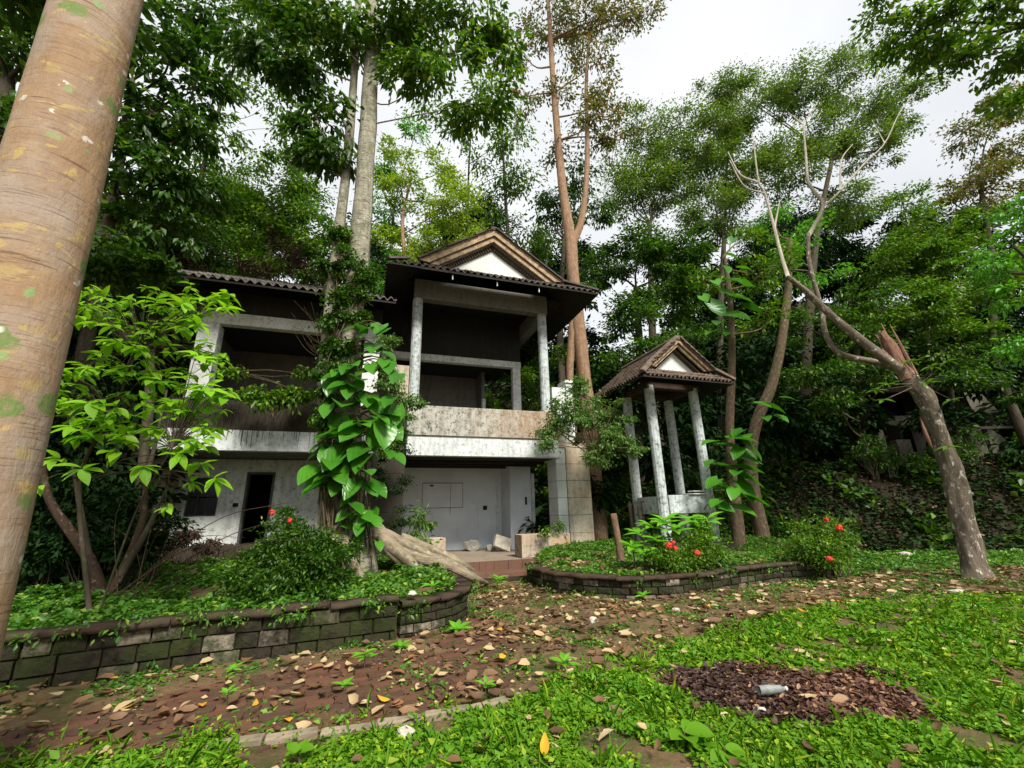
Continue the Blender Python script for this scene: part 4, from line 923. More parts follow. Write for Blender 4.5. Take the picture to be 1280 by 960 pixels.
# ---- tree with reddish trunk right of the porch
tree('red_trunk_tree', 'tall reddish brown forked trunk rising behind the right side of the porch roof', 'tree',
     [P(742, 625, 15.3), P(737, 540, 15.3), P(730, 470, 15.2), P(722, 400, 15.1), P(716, 340, 15), P(713, 300, 15), P(704, 240, 15), P(697, 170, 15), P(690, 80, 15), P(684, -20, 15)], [.36, .31, .26, .27, .25, .24, .19, .16, .13, .09],
     [(690, 20, 15, 52, .6), (740, 30, 15, 45, .6), (755, 130, 14.8, 36), (735, 160, 15, 34), (770, 15, 15, 40, .5), (700, 120, 15, 26), (650, 60, 15.5, 34, .8), (745, 80, 15, 32), (770, 175, 15.3, 30), (690, 185, 15.4, 22), (660, 120, 15.4, 22), (800, 20, 15, 26, .5)], 'bark_red', 'leaf_olive', leaf=.17, dens=1.0, droop=.5, clump=.6,
     extra=[(([P(714, 310, 15), P(728, 270, 15), P(734, 200, 15), P(733, 100, 15), P(738, 30, 15)], [.18, .13, .11, .08, .05]), dict(sides=9, n=24, wob=.06)), (([P(722, 600, 15.25), P(716, 540, 15.2), P(712, 470, 15.15), P(716, 400, 15.1), P(717, 340, 15)], [.17, .15, .14, .15, .1]), dict(sides=9, n=12, wob=.06))], limb_r=.05)

# ---- broken leaning tree on the right, with bleached dead limbs
BY = 9.25
tb = P(1222, 726, BY); tb[2] = float(gh(tb[0], tb[1])) - .05
br = tree('broken_leaning_tree', 'blotched leaning tree with a snapped red splintered top and bleached dead limbs', 'tree',
     [tb, P(1217, 708, BY), P(1210, 670, BY), P(1192, 600, BY), P(1172, 540, BY), P(1158, 500, BY), P(1140, 478, BY), P(1128, 462, BY)], [.30, .215, .185, .17, .17, .19, .16, .12], [], 'bark_blotch', 'leaf_mid', wob=.22, sides=18)
tubes('dead_limbs', [(([P(1134, 470, BY), P(1085, 432, BY - .1), P(1040, 395, BY), P(1005, 362, BY), P(985, 346, BY)], [.13, .095, .08, .07, .05]), dict(sides=9, n=24, wob=.1)),
    (([P(1130, 462, BY), P(1090, 452, BY + .2), P(1050, 442, BY + .3), P(1032, 418, BY + .3), P(1026, 383, BY + .3), P(1012, 330, BY + .4), P(1010, 292, BY + .5)], [.10, .075, .065, .06, .055, .05, .045]), dict(sides=8, n=30, wob=.1))], 'bark_blotch', br)
tubes('bleached_limb', [(([P(1010, 296, BY + .5), P(1029, 258, BY + .6), P(1018, 240, BY + .6), P(1010, 225, BY + .6), P(1007, 190, BY + .7), P(1004, 154, BY + .7)], [.05, .048, .042, .038, .034, .02]), dict(sides=7, n=24, wob=.1)),
    (([P(1029, 258, BY + .6), P(1047, 242, BY + .7), P(1080, 205, BY + .9), P(1106, 179, BY + 1), P(1125, 140, BY + 1.1), P(1149, 110, BY + 1.2)], [.036, .03, .026, .02, .014, .008]), dict(sides=6, n=20)),
    (([P(1004, 156, BY + .7), P(985, 140, BY + .8)], [.025, .008]), dict(sides=5)), (([P(1004, 156, BY + .7), P(1022, 128, BY + .8)], [.025, .008]), dict(sides=5)),
    (([P(1050, 238, BY + .7), P(1052, 200, BY + .8), P(1066, 180, BY + .9)], [.03, .022, .01]), dict(sides=5)),
    (([P(1106, 179, BY + 1), P(1090, 150, BY + 1.1)], [.02, .008]), dict(sides=4))], 'bark_dead', br)
tubes('bleached_limb', [(([P(985, 346, BY), P(977, 321, BY + .1), P(968, 285, BY + .2), P(956, 242, BY + .3), P(948, 225, BY + .3), P(941, 167, BY + .5)], [.05, .042, .036, .032, .026, .014]), dict(sides=7, n=24, wob=.1)),
    (([P(948, 228, BY + .3), P(925, 218, BY + .4), P(910, 190, BY + .5)], [.03, .025, .012]), dict(sides=5)), (([P(968, 285, BY + .2), P(975, 250, BY + .3)], [.03, .01]), dict(sides=5)),
    (([P(956, 242, BY + .3), P(930, 232, BY + .3), P(912, 200, BY + .4)], [.025, .018, .01]), dict(sides=5))], 'bark_dead', br)
BL = leaf_mesh('leaf', 'leaf_mid', 'oval', 1, .4)
# splintered top : long thin splinters
sp = [(([P(1134, 474, BY), P(1122, 452, BY), P(1110, 428, BY), P(1103, 414, BY)], [.14, .135, .11, .03]), dict(sides=9, n=14, wob=.3))]
for k in range(18):
    a = rs.uniform(0, 2 * PI); q0 = P(1138, 470, BY) + np.array([math.cos(a), math.sin(a), 0]) * .10; q1 = P(1101 + rs.uniform(-3, 8), 404 + rs.uniform(-3, 44), BY) + np.array([math.cos(a), math.sin(a), 0]) * .07
    sp.append((([q0, (q0 + q1) / 2, q1], [.045, .035, .008]), dict(sides=5, n=6)))
tubes('splintered_top', sp, 'red_wood', br, smooth=False)
tubes('split_wound', [(([P(1150, 522, BY - .13), P(1158, 545, BY - .14), P(1166, 562, BY - .13)], [.01, .045, .01]), dict(sides=6, n=8))], 'red_wood', br)
for x, y in ((1112, 480), (1138, 452), (1165, 458), (1185, 452), (1160, 478), (1105, 500), (1095, 488), (1185, 558), (1190, 500)):
    p = P(x, y, BY - .35); pq = []; tubes('twig', [(([P(1150 if y < 540 else 1172, 480 if y < 540 else 545, BY), p], [.012, .005]), dict(sides=4, n=5))], 'bark_blotch', br)
    for k in range(7):
        a = 2 * PI * k / 7; pq.append(frame(p, (math.cos(a), math.sin(a), rs.uniform(-.4, .4)), (0, -.4, 1), .2 * rs.uniform(.8, 1.2)))
    for m_ in pq: inst('leaf', BL, m_, br)

# ---- other trees : (name label, path px, rad, blobs, bark, leaf ...)
BG = 'background trees of the slope'
def bg(label, path, rad, blobs, leafm='leaf_mid', barkm='bark_dark', **k):
    k['dens'] = k.get('dens', 1.) * 1.35
    return tree('forest_tree', label, 'tree', [P(*p) for p in path], [x * .68 for x in rad], blobs, barkm, leafm, group=BG, **k)
bg('tall fine leaved tree with spreading crown above the bleached limbs', [(1005, 560, 21), (1010, 420, 21), (1020, 300, 21.5), (1040, 200, 22)], [.4, .34, .26, .16],
   [(1000, 110, 22, 48), (1050, 95, 22, 48), (1090, 130, 22, 42), (950, 130, 22, 42), (1040, 170, 22, 52), (1120, 120, 22.5, 34, .6), (1090, 190, 22, 38, .7), (985, 200, 22, 55), (1060, 250, 22.5, 42), (910, 110, 23, 34, .8), (1130, 155, 22.5, 24, .6)], 'leaf_fine', leaf=.17, dens=1.15, clump=.8)
bg('pale feathery tree left of the tall spreading crown', [(905, 560, 23), (900, 420, 23), (905, 300, 23)], [.36, .3, .2],
   [(905, 160, 23, 45), (880, 200, 23, 42), (925, 230, 23, 50), (890, 270, 23, 50), (915, 115, 23.5, 26)], 'leaf_fine', leaf=.17, dens=1.5, clump=.8)
bg('hazy green tree whose crown rises just behind the gazebo roof', [(820, 520, 24), (815, 400, 24), (812, 280, 24)], [.4, .32, .2],
   [(800, 180, 24, 42), (840, 160, 24, 34), (790, 240, 24, 48), (835, 235, 24, 46), (850, 200, 24, 34), (775, 215, 24, 24)], 'leaf_fine', leaf=.19, dens=1.2, clump=.85)
bg('dense green tree filling the gap between the porch roof and gazebo', [(800, 560, 19), (800, 450, 19), (795, 360, 19)], [.36, .3, .2],
   [(800, 320, 19, 50), (835, 370, 18.5, 46), (780, 400, 18, 40), (760, 330, 19.5, 30, 1), (850, 310, 19, 44), (815, 440, 17.5, 40), (765, 460, 17.5, 34), (860, 420, 17.5, 36)], 'leaf_dark', leaf=.19, dens=2., clump=.7)
bg('dark drooping tree against the white gap right of the reddish trunk', [(700, 420, 20), (705, 300, 20)], [.26, .16],
   [(725, 225, 20, 32), (710, 265, 20, 32, .8), (680, 255, 20, 26), (745, 260, 20, 26), (740, 330, 20, 30), (725, 370, 19, 26)], 'leaf_dark', leaf=.24, dens=1., droop=1, clump=.8)
bg('slim dark tree directly behind the porch gable', [(640, 380, 20), (632, 250, 20), (628, 170, 20)], [.17, .13, .08],
   [(640, 230, 20, 26), (610, 255, 20, 26), (655, 285, 19.5, 26), (628, 180, 20, 18), (600, 290, 20, 22), (680, 310, 19, 26)], 'leaf_mid', leaf=.26, dens=.9, droop=.8, clump=.7)
bg('sunlit yellow green tree with pale forked limbs left of the porch gable', [(505, 420, 18), (508, 340, 18), (503, 280, 18), (512, 230, 18)], [.22, .17, .13, .08],
   [(560, 260, 18, 40), (530, 300, 18, 34), (575, 300, 18.5, 30), (500, 240, 18, 32), (555, 215, 18, 28), (585, 240, 18.5, 22), (495, 190, 18, 22), (530, 340, 17.5, 26), (480, 300, 18, 22)], 'leaf_yellow', 'bark_red', leaf=.17, dens=1.25, clump=.6)
bg('slender bright green tree just right of the pale twin trunks', [(490, 430, 19.5), (488, 340, 19.5), (492, 260, 19.5)], [.2, .15, .1],
   [(490, 270, 19.5, 30), (480, 220, 19.5, 26), (500, 320, 19, 26), (520, 165, 19.5, 16), (478, 350, 19, 26)], 'leaf_bright', leaf=.17, dens=1.5, clump=.6)
bg('broad green tree crown above the left wing roof', [(330, 430, 17), (335, 330, 17), (340, 260, 17)], [.3, .24, .16],
   [(300, 290, 16.5, 52), (350, 270, 17, 50), (390, 300, 16.5, 42), (360, 230, 17.5, 36), (280, 250, 17, 42), (320, 320, 16, 40), (385, 240, 17.5, 30), (400, 340, 16, 28), (420, 290, 17, 24), (300, 230, 18, 30), (250, 290, 16, 36)], 'leaf_mid', leaf=.18, dens=1.8, clump=.7)
bg('dark tree crowding the roof between the foreground trunk and left wing', [(190, 640, 12.5), (205, 450, 12.5), (210, 330, 12.5)], [.3, .24, .2],
   [(200, 310, 12, 60), (250, 300, 12.5, 45), (160, 350, 11.5, 50), (240, 240, 13, 42), (170, 260, 12, 55), (130, 420, 11, 50), (200, 380, 11.5, 34), (150, 338, 7.9, 30, .5), (196, 340, 8.1, 20, .45), (120, 330, 7.8, 34, .6)], 'leaf_dark', leaf=.16, dens=1.7, clump=.6)
bg('dark overhanging tree beside the foreground trunk at the top left', [(60, 700, 9), (110, 420, 9.3), (150, 200, 9.6), (165, 100, 9.8)], [.26, .22, .17, .12],
   [(190, 140, 9, 58), (215, 60, 9, 58), (150, 60, 8.5, 48), (250, 110, 9.5, 42), (160, 210, 9, 50), (255, 15, 9, 50), (205, 215, 9.4, 40), (110, 300, 9, 44), (240, 170, 9.5, 24), (150, 130, 9.6, 40), (200, 280, 10, 44), (250, 240, 10.5, 30)], 'leaf_dark', leaf=.25, dens=1.6, droop=.8, clump=.5)
bg('leafy tree hanging into the picture from the top between both leaning trunks', [(215, 470, 13.5), (235, 300, 13.5), (270, 150, 13.3), (310, 40, 13)], [.16, .13, .1, .07],
   [(330, 20, 12, 48), (290, 60, 12.5, 34), (380, 10, 12, 40), (275, 160, 13, 26), (345, 120, 13, 26), (315, 190, 13, 22), (300, 110, 13, 24), (250, 190, 13, 30), (360, 160, 13, 24), (350, 60, 12.5, 30)], 'leaf_mid', leaf=.2, limb_r=.014, dens=.8, droop=.8, clump=.6)
bg('dark mass of leaves behind the foreground trunk at the left edge', [(-60, 700, 7), (-20, 400, 7.5), (10, 100, 8)], [.3, .25, .2],
   [(20, 60, 7.5, 70), (60, 20, 7.5, 60), (-20, 150, 7.5, 60), (30, 180, 8, 60), (90, 380, 9, 40), (80, 480, 9, 40)], 'leaf_dark', leaf=.2, dens=1.5, clump=.6)
bg('sparse tree with see through twigs above the porch gable', [(590, 400, 22), (585, 250, 22), (590, 140, 22)], [.14, .1, .06],
   [(640, 170, 21, 30, .8), (600, 195, 21, 26), (570, 160, 21, 26, .7), (655, 215, 21, 22), (545, 130, 20, 30, .6), (610, 120, 20, 30, .6)], 'leaf_mid', leaf=.22, dens=.6, droop=.6, clump=.9)
bg('yellowing tree rising at the far right edge', [(1245, 450, 17), (1240, 330, 17), (1225, 230, 17)], [.24, .18, .11],
   [(1225, 170, 17, 36), (1255, 130, 17, 34), (1215, 220, 17, 34), (1265, 190, 17, 40), (1190, 250, 17, 24, .7), (1240, 250, 17, 34)], 'leaf_olive', leaf=.17, dens=1.1, clump=.65)
bg('bright leafy tree crown right of the broken tree', [(1165, 572, 19.5), (1158, 430, 18.5), (1150, 340, 17.5)], [.26, .22, .15],
   [(1150, 300, 17, 48), (1190, 330, 16.5, 50), (1110, 330, 17, 42), (1160, 380, 16, 50), (1215, 280, 17, 40), (1100, 390, 16.5, 44), (1230, 370, 16, 44), (1130, 260, 17.5, 30), (1200, 430, 15.5, 36)], 'leaf_mid', leaf=.16, dens=1.9, clump=.6)
bg('glossy near tree leaning in from the right edge at mid height', [(1330, 700, 9), (1310, 450, 9), (1290, 330, 9)], [.2, .16, .1],
   [(1262, 310, 9, 36), (1285, 260, 9, 40), (1270, 370, 9, 36), (1240, 330, 9, 22), (1290, 420, 9, 40)], 'leaf_bright', leaf=.14, dens=1.1, clump=.4)
bg('dark overhanging branch with glossy leaves at the top right corner', [(1420, 700, 6.5), (1400, 300, 6.5), (1340, 60, 6.8), (1290, 30, 7)], [.2, .17, .12, .07],
   [(1245, 20, 7, 55, .5), (1180, 30, 7.2, 48, .4), (1130, 40, 7.4, 40, .4), (1100, 20, 7.4, 30, .4), (1265, 70, 7, 48, .6), (1200, 75, 7.3, 32, .35), (1155, 65, 7.4, 26, .35), (1270, 130, 7, 26, .7)], 'leaf_mid', leaf=.14, dens=1.5, clump=.42, width=.5)
bg('dark tree behind the broken trunk with shaded lower crown', [(1078, 560, 18.5), (1076, 500, 18), (1070, 430, 17)], [.26, .2, .14],
   [(1060, 440, 14.5, 44), (1020, 470, 14, 36), (1100, 470, 14.5, 34, .8), (1060, 380, 15, 42), (1010, 410, 14.5, 34), (1045, 500, 13.5, 24, .6)], 'leaf_dark', leaf=.15, dens=1.8, clump=.5)
bg('shaded tree standing before the far right building', [(1200, 575, 18), (1190, 500, 17.5), (1185, 440, 17)], [.16, .14, .12],
   [(1200, 470, 15, 36, .7), (1250, 440, 15, 40, .8), (1180, 440, 15.5, 34), (1270, 490, 14.5, 20, .7)], 'leaf_dark', leaf=.15, dens=1.5, clump=.5)
bg('crooked trunk tree wrapped in vines right of the gazebo', [(925, 690, 12.7), (918, 620, 12.8), (912, 540, 13), (915, 440, 13), (912, 370, 13), (905, 320, 13)], [.28, .24, .2, .16, .13, .09],
   [(950, 345, 13.5, 34), (960, 400, 13.5, 30), (880, 350, 14, 24), (975, 330, 14, 26), (930, 300, 14, 26)], 'leaf_mid', 'bark_vine', leaf=.17, dens=1., clump=.5)
bg('leaning reddish vine wrapped trunk right of the gazebo', [(938, 590, 14), (945, 530, 14), (965, 480, 14), (978, 420, 14), (985, 360, 14.3), (988, 300, 14.6)], [.3, .26, .24, .22, .19, .12],
   [(1000, 290, 15, 32), (965, 270, 15.5, 28), (1015, 340, 15, 30), (975, 320, 15, 24)], 'leaf_bright', 'bark_vine', leaf=.15, dens=.9, clump=.5)
bg('leafy tree glimpsed through the porch right opening', [(690, 640, 17), (688, 540, 17), (684, 470, 17)], [.2, .16, .12],
   [(665, 500, 16.5, 26), (690, 440, 16.5, 30), (640, 480, 20, 30), (640, 540, 18, 30), (700, 620, 15.8, 24), (690, 580, 16, 26), (610, 500, 22, 24)], 'leaf_mid', leaf=.15, dens=1.3, clump=.5)
for lab, pth, rad in (('dark mottled trunk curving at the far left behind the bed', [(128, 760, 6.9), (112, 700, 7), (60, 620, 7.1), (50, 540, 7.2)], [.10, .075, .06, .05]),
                      ('short mottled forked trunk behind the left bed', [(118, 770, 6.6), (150, 720, 6.7), (178, 650, 6.9), (182, 590, 7.2)], [.065, .055, .05, .03]),
                      ('dark straight trunk against the left end of the house', [(165, 735, 8.5), (172, 640, 8.6), (185, 520, 8.7), (190, 400, 8.9)], [.11, .10, .09, .08])):
    pp = [P(*q) for q in pth]; o = empty('dead_tree', pp[0], lab, 'tree'); pp[0][2] = float(gh(pp[0][0], pp[0][1])) - .05
    tubes('trunk', [((pp, rad), dict(sides=10, n=24, wob=.14))], 'bark_mottled' if 'mottled' in lab else 'bark_dark', o); tubes('branch', [(([pp[1], (pp[1] + pp[2]) / 2 + np.array([.25, -.1, .2]), pp[2] + np.array([.45, -.2, .5])], [.05, .04, .015]), dict(sides=7, n=10))], 'bark_dark', o)
# fine bare twigs left of the bed and by the wing
tw = empty('bare_twig_bush', P(200, 740, 6.4), 'bare leafless brown twigs arching over the dark bank at the left', 'dead bush'); sp = []
for k in range(13):
    a = P(170 + rs.uniform(-30, 30), 745, 6.4 + rs.uniform(-.3, .6)); b_ = P(rs.uniform(90, 400), rs.uniform(600, 700), 6.8 + rs.uniform(-.5, .8))
    sp.append((([a, (a + b_) / 2 + np.array([0, 0, .25]) + rv(.1), b_ + rv(.1)], [.009, .006, .003]), dict(sides=4, n=12, ends=False)))
tubes('twigs', sp, 'bark_mottled', tw)
tw = empty('bare_twig_bush', P(385, 440, 9.6), 'thin bare twigs poking out by the wing balcony next to the trunks', 'dead bush'); sp = []
for k in range(16):
    a = P(408, 460 + rs.uniform(-30, 30), 9.0); b_ = P(rs.uniform(362, 398), rs.uniform(365, 465), 9.3)
    sp.append((([a, (a + b_) / 2 + rv(.12), b_], [.008, .006, .003]), dict(sides=4, n=8, ends=False)))
tubes('twigs', sp, 'bark_mottled', tw)

# ---- masses nobody could count : understorey on the slopes, dead fronds on the roof, hanging roots
def mass(name, label, blobs, mat, leaf, dens, clump=.6, width=.45, droop=.5, flat=.7):
    L = []
    for b in blobs:
        c = P(*b[:3]); r = b[3] * dep(c) / F; sq = b[4] if len(b) > 4 else .8
        ncl = max(6, int(26 * (r / 2) ** 1.7 / (clump / .55) ** 1.5)); cl = clump * (.8 + .15 * r)
        n = int(min(24000, dens * ncl * 75 * (cl / .55) ** 1.6 * (.15 / leaf) ** 1.3)); L.append(cloud(c, (r, r, r * sq), n, ncl, cl, leaf, droop, .4, width, flat)[:2])
    V, T = joinVT(L); return tag(mesh_np(name, V, T, mat), label, None, None, 'stuff')
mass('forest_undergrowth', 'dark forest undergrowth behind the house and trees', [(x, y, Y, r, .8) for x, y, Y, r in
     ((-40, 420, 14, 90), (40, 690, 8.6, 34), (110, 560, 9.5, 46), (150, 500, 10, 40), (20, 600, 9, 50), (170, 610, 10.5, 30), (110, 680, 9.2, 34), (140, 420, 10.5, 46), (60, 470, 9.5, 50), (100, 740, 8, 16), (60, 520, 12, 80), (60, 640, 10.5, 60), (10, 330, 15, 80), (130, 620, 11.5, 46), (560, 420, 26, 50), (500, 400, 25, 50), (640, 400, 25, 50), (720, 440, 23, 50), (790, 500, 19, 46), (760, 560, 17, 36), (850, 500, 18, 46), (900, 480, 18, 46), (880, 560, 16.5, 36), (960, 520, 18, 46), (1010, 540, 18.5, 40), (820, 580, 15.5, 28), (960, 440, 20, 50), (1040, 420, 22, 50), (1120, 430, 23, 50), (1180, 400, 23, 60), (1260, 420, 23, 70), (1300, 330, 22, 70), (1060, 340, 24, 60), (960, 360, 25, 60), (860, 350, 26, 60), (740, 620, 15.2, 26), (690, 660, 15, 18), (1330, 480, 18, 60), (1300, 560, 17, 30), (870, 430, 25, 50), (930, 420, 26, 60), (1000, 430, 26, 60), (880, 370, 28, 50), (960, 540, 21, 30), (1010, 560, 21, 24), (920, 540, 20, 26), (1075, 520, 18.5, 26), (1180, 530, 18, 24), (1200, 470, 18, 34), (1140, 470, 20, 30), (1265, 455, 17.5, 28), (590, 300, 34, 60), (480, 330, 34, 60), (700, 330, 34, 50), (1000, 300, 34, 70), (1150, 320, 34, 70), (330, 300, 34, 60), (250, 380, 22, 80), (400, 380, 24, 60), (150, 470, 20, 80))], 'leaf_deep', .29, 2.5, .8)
mass('dead_fronds', 'brown fallen twigs and leaves heaped on the left wing roof', [(350, 325, 12.2, 40, .5), (390, 345, 11.6, 26, .6), (310, 335, 12.2, 24, .5), (240, 335, 11.8, 24, .5), (415, 365, 11, 14, .8)], 'litter_leaf', .18, 1.6, .4, .12, .3)
mass('dead_fronds', 'brown mound of dead leaves below the window of the left wing', [(240, 672, 9.7, 16, .6), (215, 680, 9.6, 12, .6), (262, 682, 9.7, 12, .5)], 'dead_frond', .10, 7, .22, .2, .6)
sp = []
for k in range(330):
    u = rs.uniform(-8.1, -4.6); z = rs.uniform(.7, .95); h_ = rs.uniform(.2, .6); p = H(u, .97 - rs.uniform(0, .1), z); sp.append((([p, p + np.array([rs.uniform(-.06, .06), -.03, -h_])], [.012, .005]), dict(sides=3, n=3, ends=False)))
for k in range(420):
    u = rs.uniform(-7.8, -3.0); z = rs.uniform(3.8, 4.45); h_ = rs.uniform(.2, .7); p = H(u, .04 - rs.uniform(0, .06), z); sp.append((([p, p + np.array([rs.uniform(-.05, .05), -.01, -h_])], [.009, .004]), dict(sides=3, n=3, ends=False)))
tag(tubes('hanging_roots', sp, 'bark_dark'), 'thin hanging roots on the wing parapet and plinth', None, None, 'stuff')

# ================================================================== GROUND COVER, PAVERS, LITTER
def pxw(*pts): return [tuple(G(x, y)[:2]) for x, y in pts]
GREEN = pxw((-300, 975), (60, 950), (250, 948), (420, 920), (560, 900), (650, 868), (740, 838), (830, 812), (900, 785), (1010, 765), (1130, 752), (1290, 745), (1500, 760), (1700, 1300), (640, 1500), (-600, 1300))
def scatter(name, label, mask, bounds, dens, leaf, hgt, mat, width=.6, lift=0., up_=.5, kind='stuff', rough=.4, curl=False):
    x0, x1, y0, y1 = bounds; n = int((x1 - x0) * (y1 - y0) * dens)
    x = R.uniform(x0, x1, n); y = R.uniform(y0, y1, n); k = mask(x, y); x, y = x[k], y[k]; n = len(x)
    z = gh(x, y) + lift + hgt * R.random(n) ** .7 * (.25 + 1.1 * np.clip(hnoise(x, y, 3.1, 4) + .4, 0, 1) + .5 * np.clip(hnoise(x, y, 9.7, 1), 0, 1))
    a = R.uniform(0, 2 * PI, n); ax_ = np.stack([np.cos(a), np.sin(a), up_ * R.normal(size=n)], 1)
    A_ = (np.stack([x, y, z], 1), ax_, unit(np.stack([R.normal(size=n) * rough, R.normal(size=n) * rough - .1, np.ones(n)], 1)), leaf * (.5 + 1. * R.random(n)))
    V, T = curl_arrays(*A_, width * 1.1) if curl else leaf_arrays(*A_, width, .1)
    TRI[0] += len(T); return tag(mesh_np(name, V, T, mat), label, None, None, kind)
LC = G(985, 868)[:2]
def in_litter(x, y, s=1.): 
    a = (x - LC[0]) / (1.05 * s); b_ = (y - LC[1]) / (.62 * s); return a * a + b_ * b_ + .45 * hnoise(x, y, 2.7, 1) + .3 * hnoise(x, y, 9, 2) < 1
def greenmask(x, y, th=-.55): return in_poly(x + .3 * hnoise(x, y, 3, 1) + R.normal(size=x.shape) * .1, y + .35 * hnoise(x, y, 2.6, 2) + R.normal(size=x.shape) * .12, GREEN) & (hnoise(x, y, 2.4, 6) + .55 * hnoise(x, y, 7.9, 3) + R.normal(size=x.shape) * .15 > th) & ~in_litter(x, y, .92) & ~(in_litter(x, y, 1.15) & (R.random(x.shape) < .6))
scatter('grass', 'low bright green ground cover on the lawn near the camera', lambda x, y: greenmask(x, y, -.38), (-4, 6, 2.0, 4.6), 9500, .035, .06, 'leaf_grass')
scatter('grass', 'low bright green ground cover on the lawn farther back', lambda x, y: greenmask(x, y, -.32), (-1, 14, 4.6, 9), 2500, .056, .05, 'leaf_grass')
scatter('lawn_weeds', 'larger paler weeds mixed into the lawn', lambda x, y: greenmask(x, y, .1) & (hnoise(x, y, 5.5, 8) > .15), (-4, 9, 2.0, 8), 420, .065, .07, 'leaf_weed', width=.5, up_=.5)
scatter('lawn_litter', 'dry leaves lying on and between the lawn plants', lambda x, y: in_poly(x, y, GREEN) & ~in_litter(x, y), (-4, 12, 2.2, 8.5), 9, .08, .02, 'dry_leaf', lift=.06, up_=.12, rough=.4, curl=True)
scatter('grass_blades', 'thin upright grass blades among the ground cover', lambda x, y: greenmask(x, y, -.3), (-4, 9, 2.0, 7), 260, .13, .03, 'leaf_grass', width=.10, up_=1.6)
out_ = lambda x, y: ~in_poly(x, y, BED_L) & ~in_poly(x, y, BED_R) & ~in_poly(x, y, GREEN) 
scatter('moss_patches', 'small weeds and moss patches spread over the brown path', lambda x, y: out_(x, y) & (hnoise(x, y, 2.1, 9) + .4 * hnoise(x, y, 5.3, 3) + .45 * sstep((x - 2) / 3) + R.normal(size=x.shape) * .2 > .38), (-6, 14, 3, 10.8), 1300, .045, .03, 'leaf_bed')
scatter('grass', 'sunlit grass strip at the foot of the wooded bank on the right', lambda x, y: ~in_poly(x, y, BED_R) & (hnoise(x, y, 1.4, 2) > -.35) & (y > 9.8 + .12 * (x - 5)) & (y < 15.2), (7, 17, 9.5, 15.5), 900, .09, .05, 'leaf_bed')
scatter('bed_plants', 'low leafy plants covering the left raised bed', lambda x, y: in_poly(x, y, BED_L) & (hnoise(x, y, 1.7, 3) + .5 * hnoise(x, y, 6, 1) > -.45), (-8, -.6, 3, 10.5), 1500, .075, .12, 'leaf_bed')
scatter('bed_plants', 'yellow green grass and weeds covering the right raised bed', lambda x, y: in_poly(x, y, BED_R) & (hnoise(x, y, 1.9, 3) + .5 * hnoise(x, y, 6, 1) > -.35), (.4, 8.5, 8, 14), 1500, .065, .09, 'leaf_bed')
def bankmask(x, y):
    dx = x - HO[0]; dy = y - HO[1]; u = dx * HU[0] + dy * HU[1]; v = dx * HV[0] + dy * HV[1]
    return (u > 5.5) & (v > 1.2 - .5 * (u - 7)) & (v < 9)
scatter('bank_creepers', 'dark creeping plants covering the shaded right bank', lambda x, y: bankmask(x, y) & (hnoise(x, y, 1.1, 5) + .5 * hnoise(x, y, 3.7, 2) + R.normal(size=x.shape) * .2 > -.35), (4, 30, 9, 26), 430, .15, .26, 'leaf_cover')
scatter('bank_weeds', 'taller ragged weeds standing out of the shaded bank', lambda x, y: bankmask(x, y) & (hnoise(x, y, 1.7, 8) > .35), (5, 30, 10, 24), 120, .26, .7, 'leaf_dark', up_=1.)
def darkbank(x, y): return ~in_poly(x, y, BED_R)
# dry leaves : a carpet, plus big single ones
def drymask(x, y): return ~in_poly(x, y, BED_L) & (R.random(x.shape) < .25 + .75 * np.clip(hnoise(x, y, 1.9, 8) + .4, 0, 1)) & (~in_poly(x, y, GREEN) | (R.random(x.shape) < .06)) & ((x > -.6) | (R.random(x.shape) < .45))
scatter('leaf_litter', 'small dry leaves and crumbs littering the brown path', drymask, (-6, 13, 2.4, 10.9), 95, .12, .012, 'dry_leaf', lift=.035, up_=.12, width=.5, rough=.4, curl=True)
scatter('leaf_crumbs', 'tiny brown leaf crumbs over the brown path', drymask, (-5, 11, 2.6, 10.4), 300, .04, .01, 'dry_leaf', lift=.02, up_=.2, width=.6, rough=.5)
scatter('leaf_litter', 'heap of dark red brown dead leaves in the middle of the lawn', lambda x, y: in_litter(x, y, 1.), (LC[0] - 1.8, LC[0] + 1.8, LC[1] - 1.3, LC[1] + 1.3), 2300, .055, .05, 'litter_leaf', lift=.01, up_=.3, width=.42, rough=.6, curl=True)
scatter('bank_creepers', 'green creeping plants on the bank behind the gazebo', lambda x, y: bankmask(x, y) & (x < 10.5) & (hnoise(x, y, 1.5, 2) > -.5), (3, 11, 10, 20), 700, .12, .2, 'leaf_bed')
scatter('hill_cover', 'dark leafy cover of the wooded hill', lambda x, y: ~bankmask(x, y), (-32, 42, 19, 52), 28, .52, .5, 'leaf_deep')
scatter('leaf_litter', 'brown dead leaves lying over the shaded right bank', bankmask, (5, 26, 9, 22), 60, .15, .10, 'litter_leaf', lift=.05, up_=.3)

# pavers of the red path (interlocking zigzag blocks), the nearest ones single
PV = []
for k in range(3):
    m = MB(); a, b_ = .112, .066; q = .012
    poly = [(-a, -b_ + q), (-a * .5, -b_ - q), (0, -b_ + q), (a * .5, -b_ - q), (a, -b_ + q), (a + q, 0), (a, b_ + q), (a * .5, b_ - q), (0, b_ + q), (-a * .5, b_ - q), (-a, b_ + q), (-a + q, 0)]
    m.prism([(x * .96, y * .94, -.05) for x, y in poly], (0, 0, .05)); PV.append(m.mesh('paver', 'paver_red'))
pav = empty('red_paver_path', G(150, 930), 'sunken path of red brown interlocking paving blocks below the left wall', 'path'); cnt = 0
cand = []
PATH = pxw((-60, 930), (100, 900), (300, 850), (480, 812), (600, 765), (640, 800), (640, 860), (520, 898), (400, 925), (240, 945), (-60, 1010))
th = .46; c_, s_ = math.cos(th), math.sin(th)
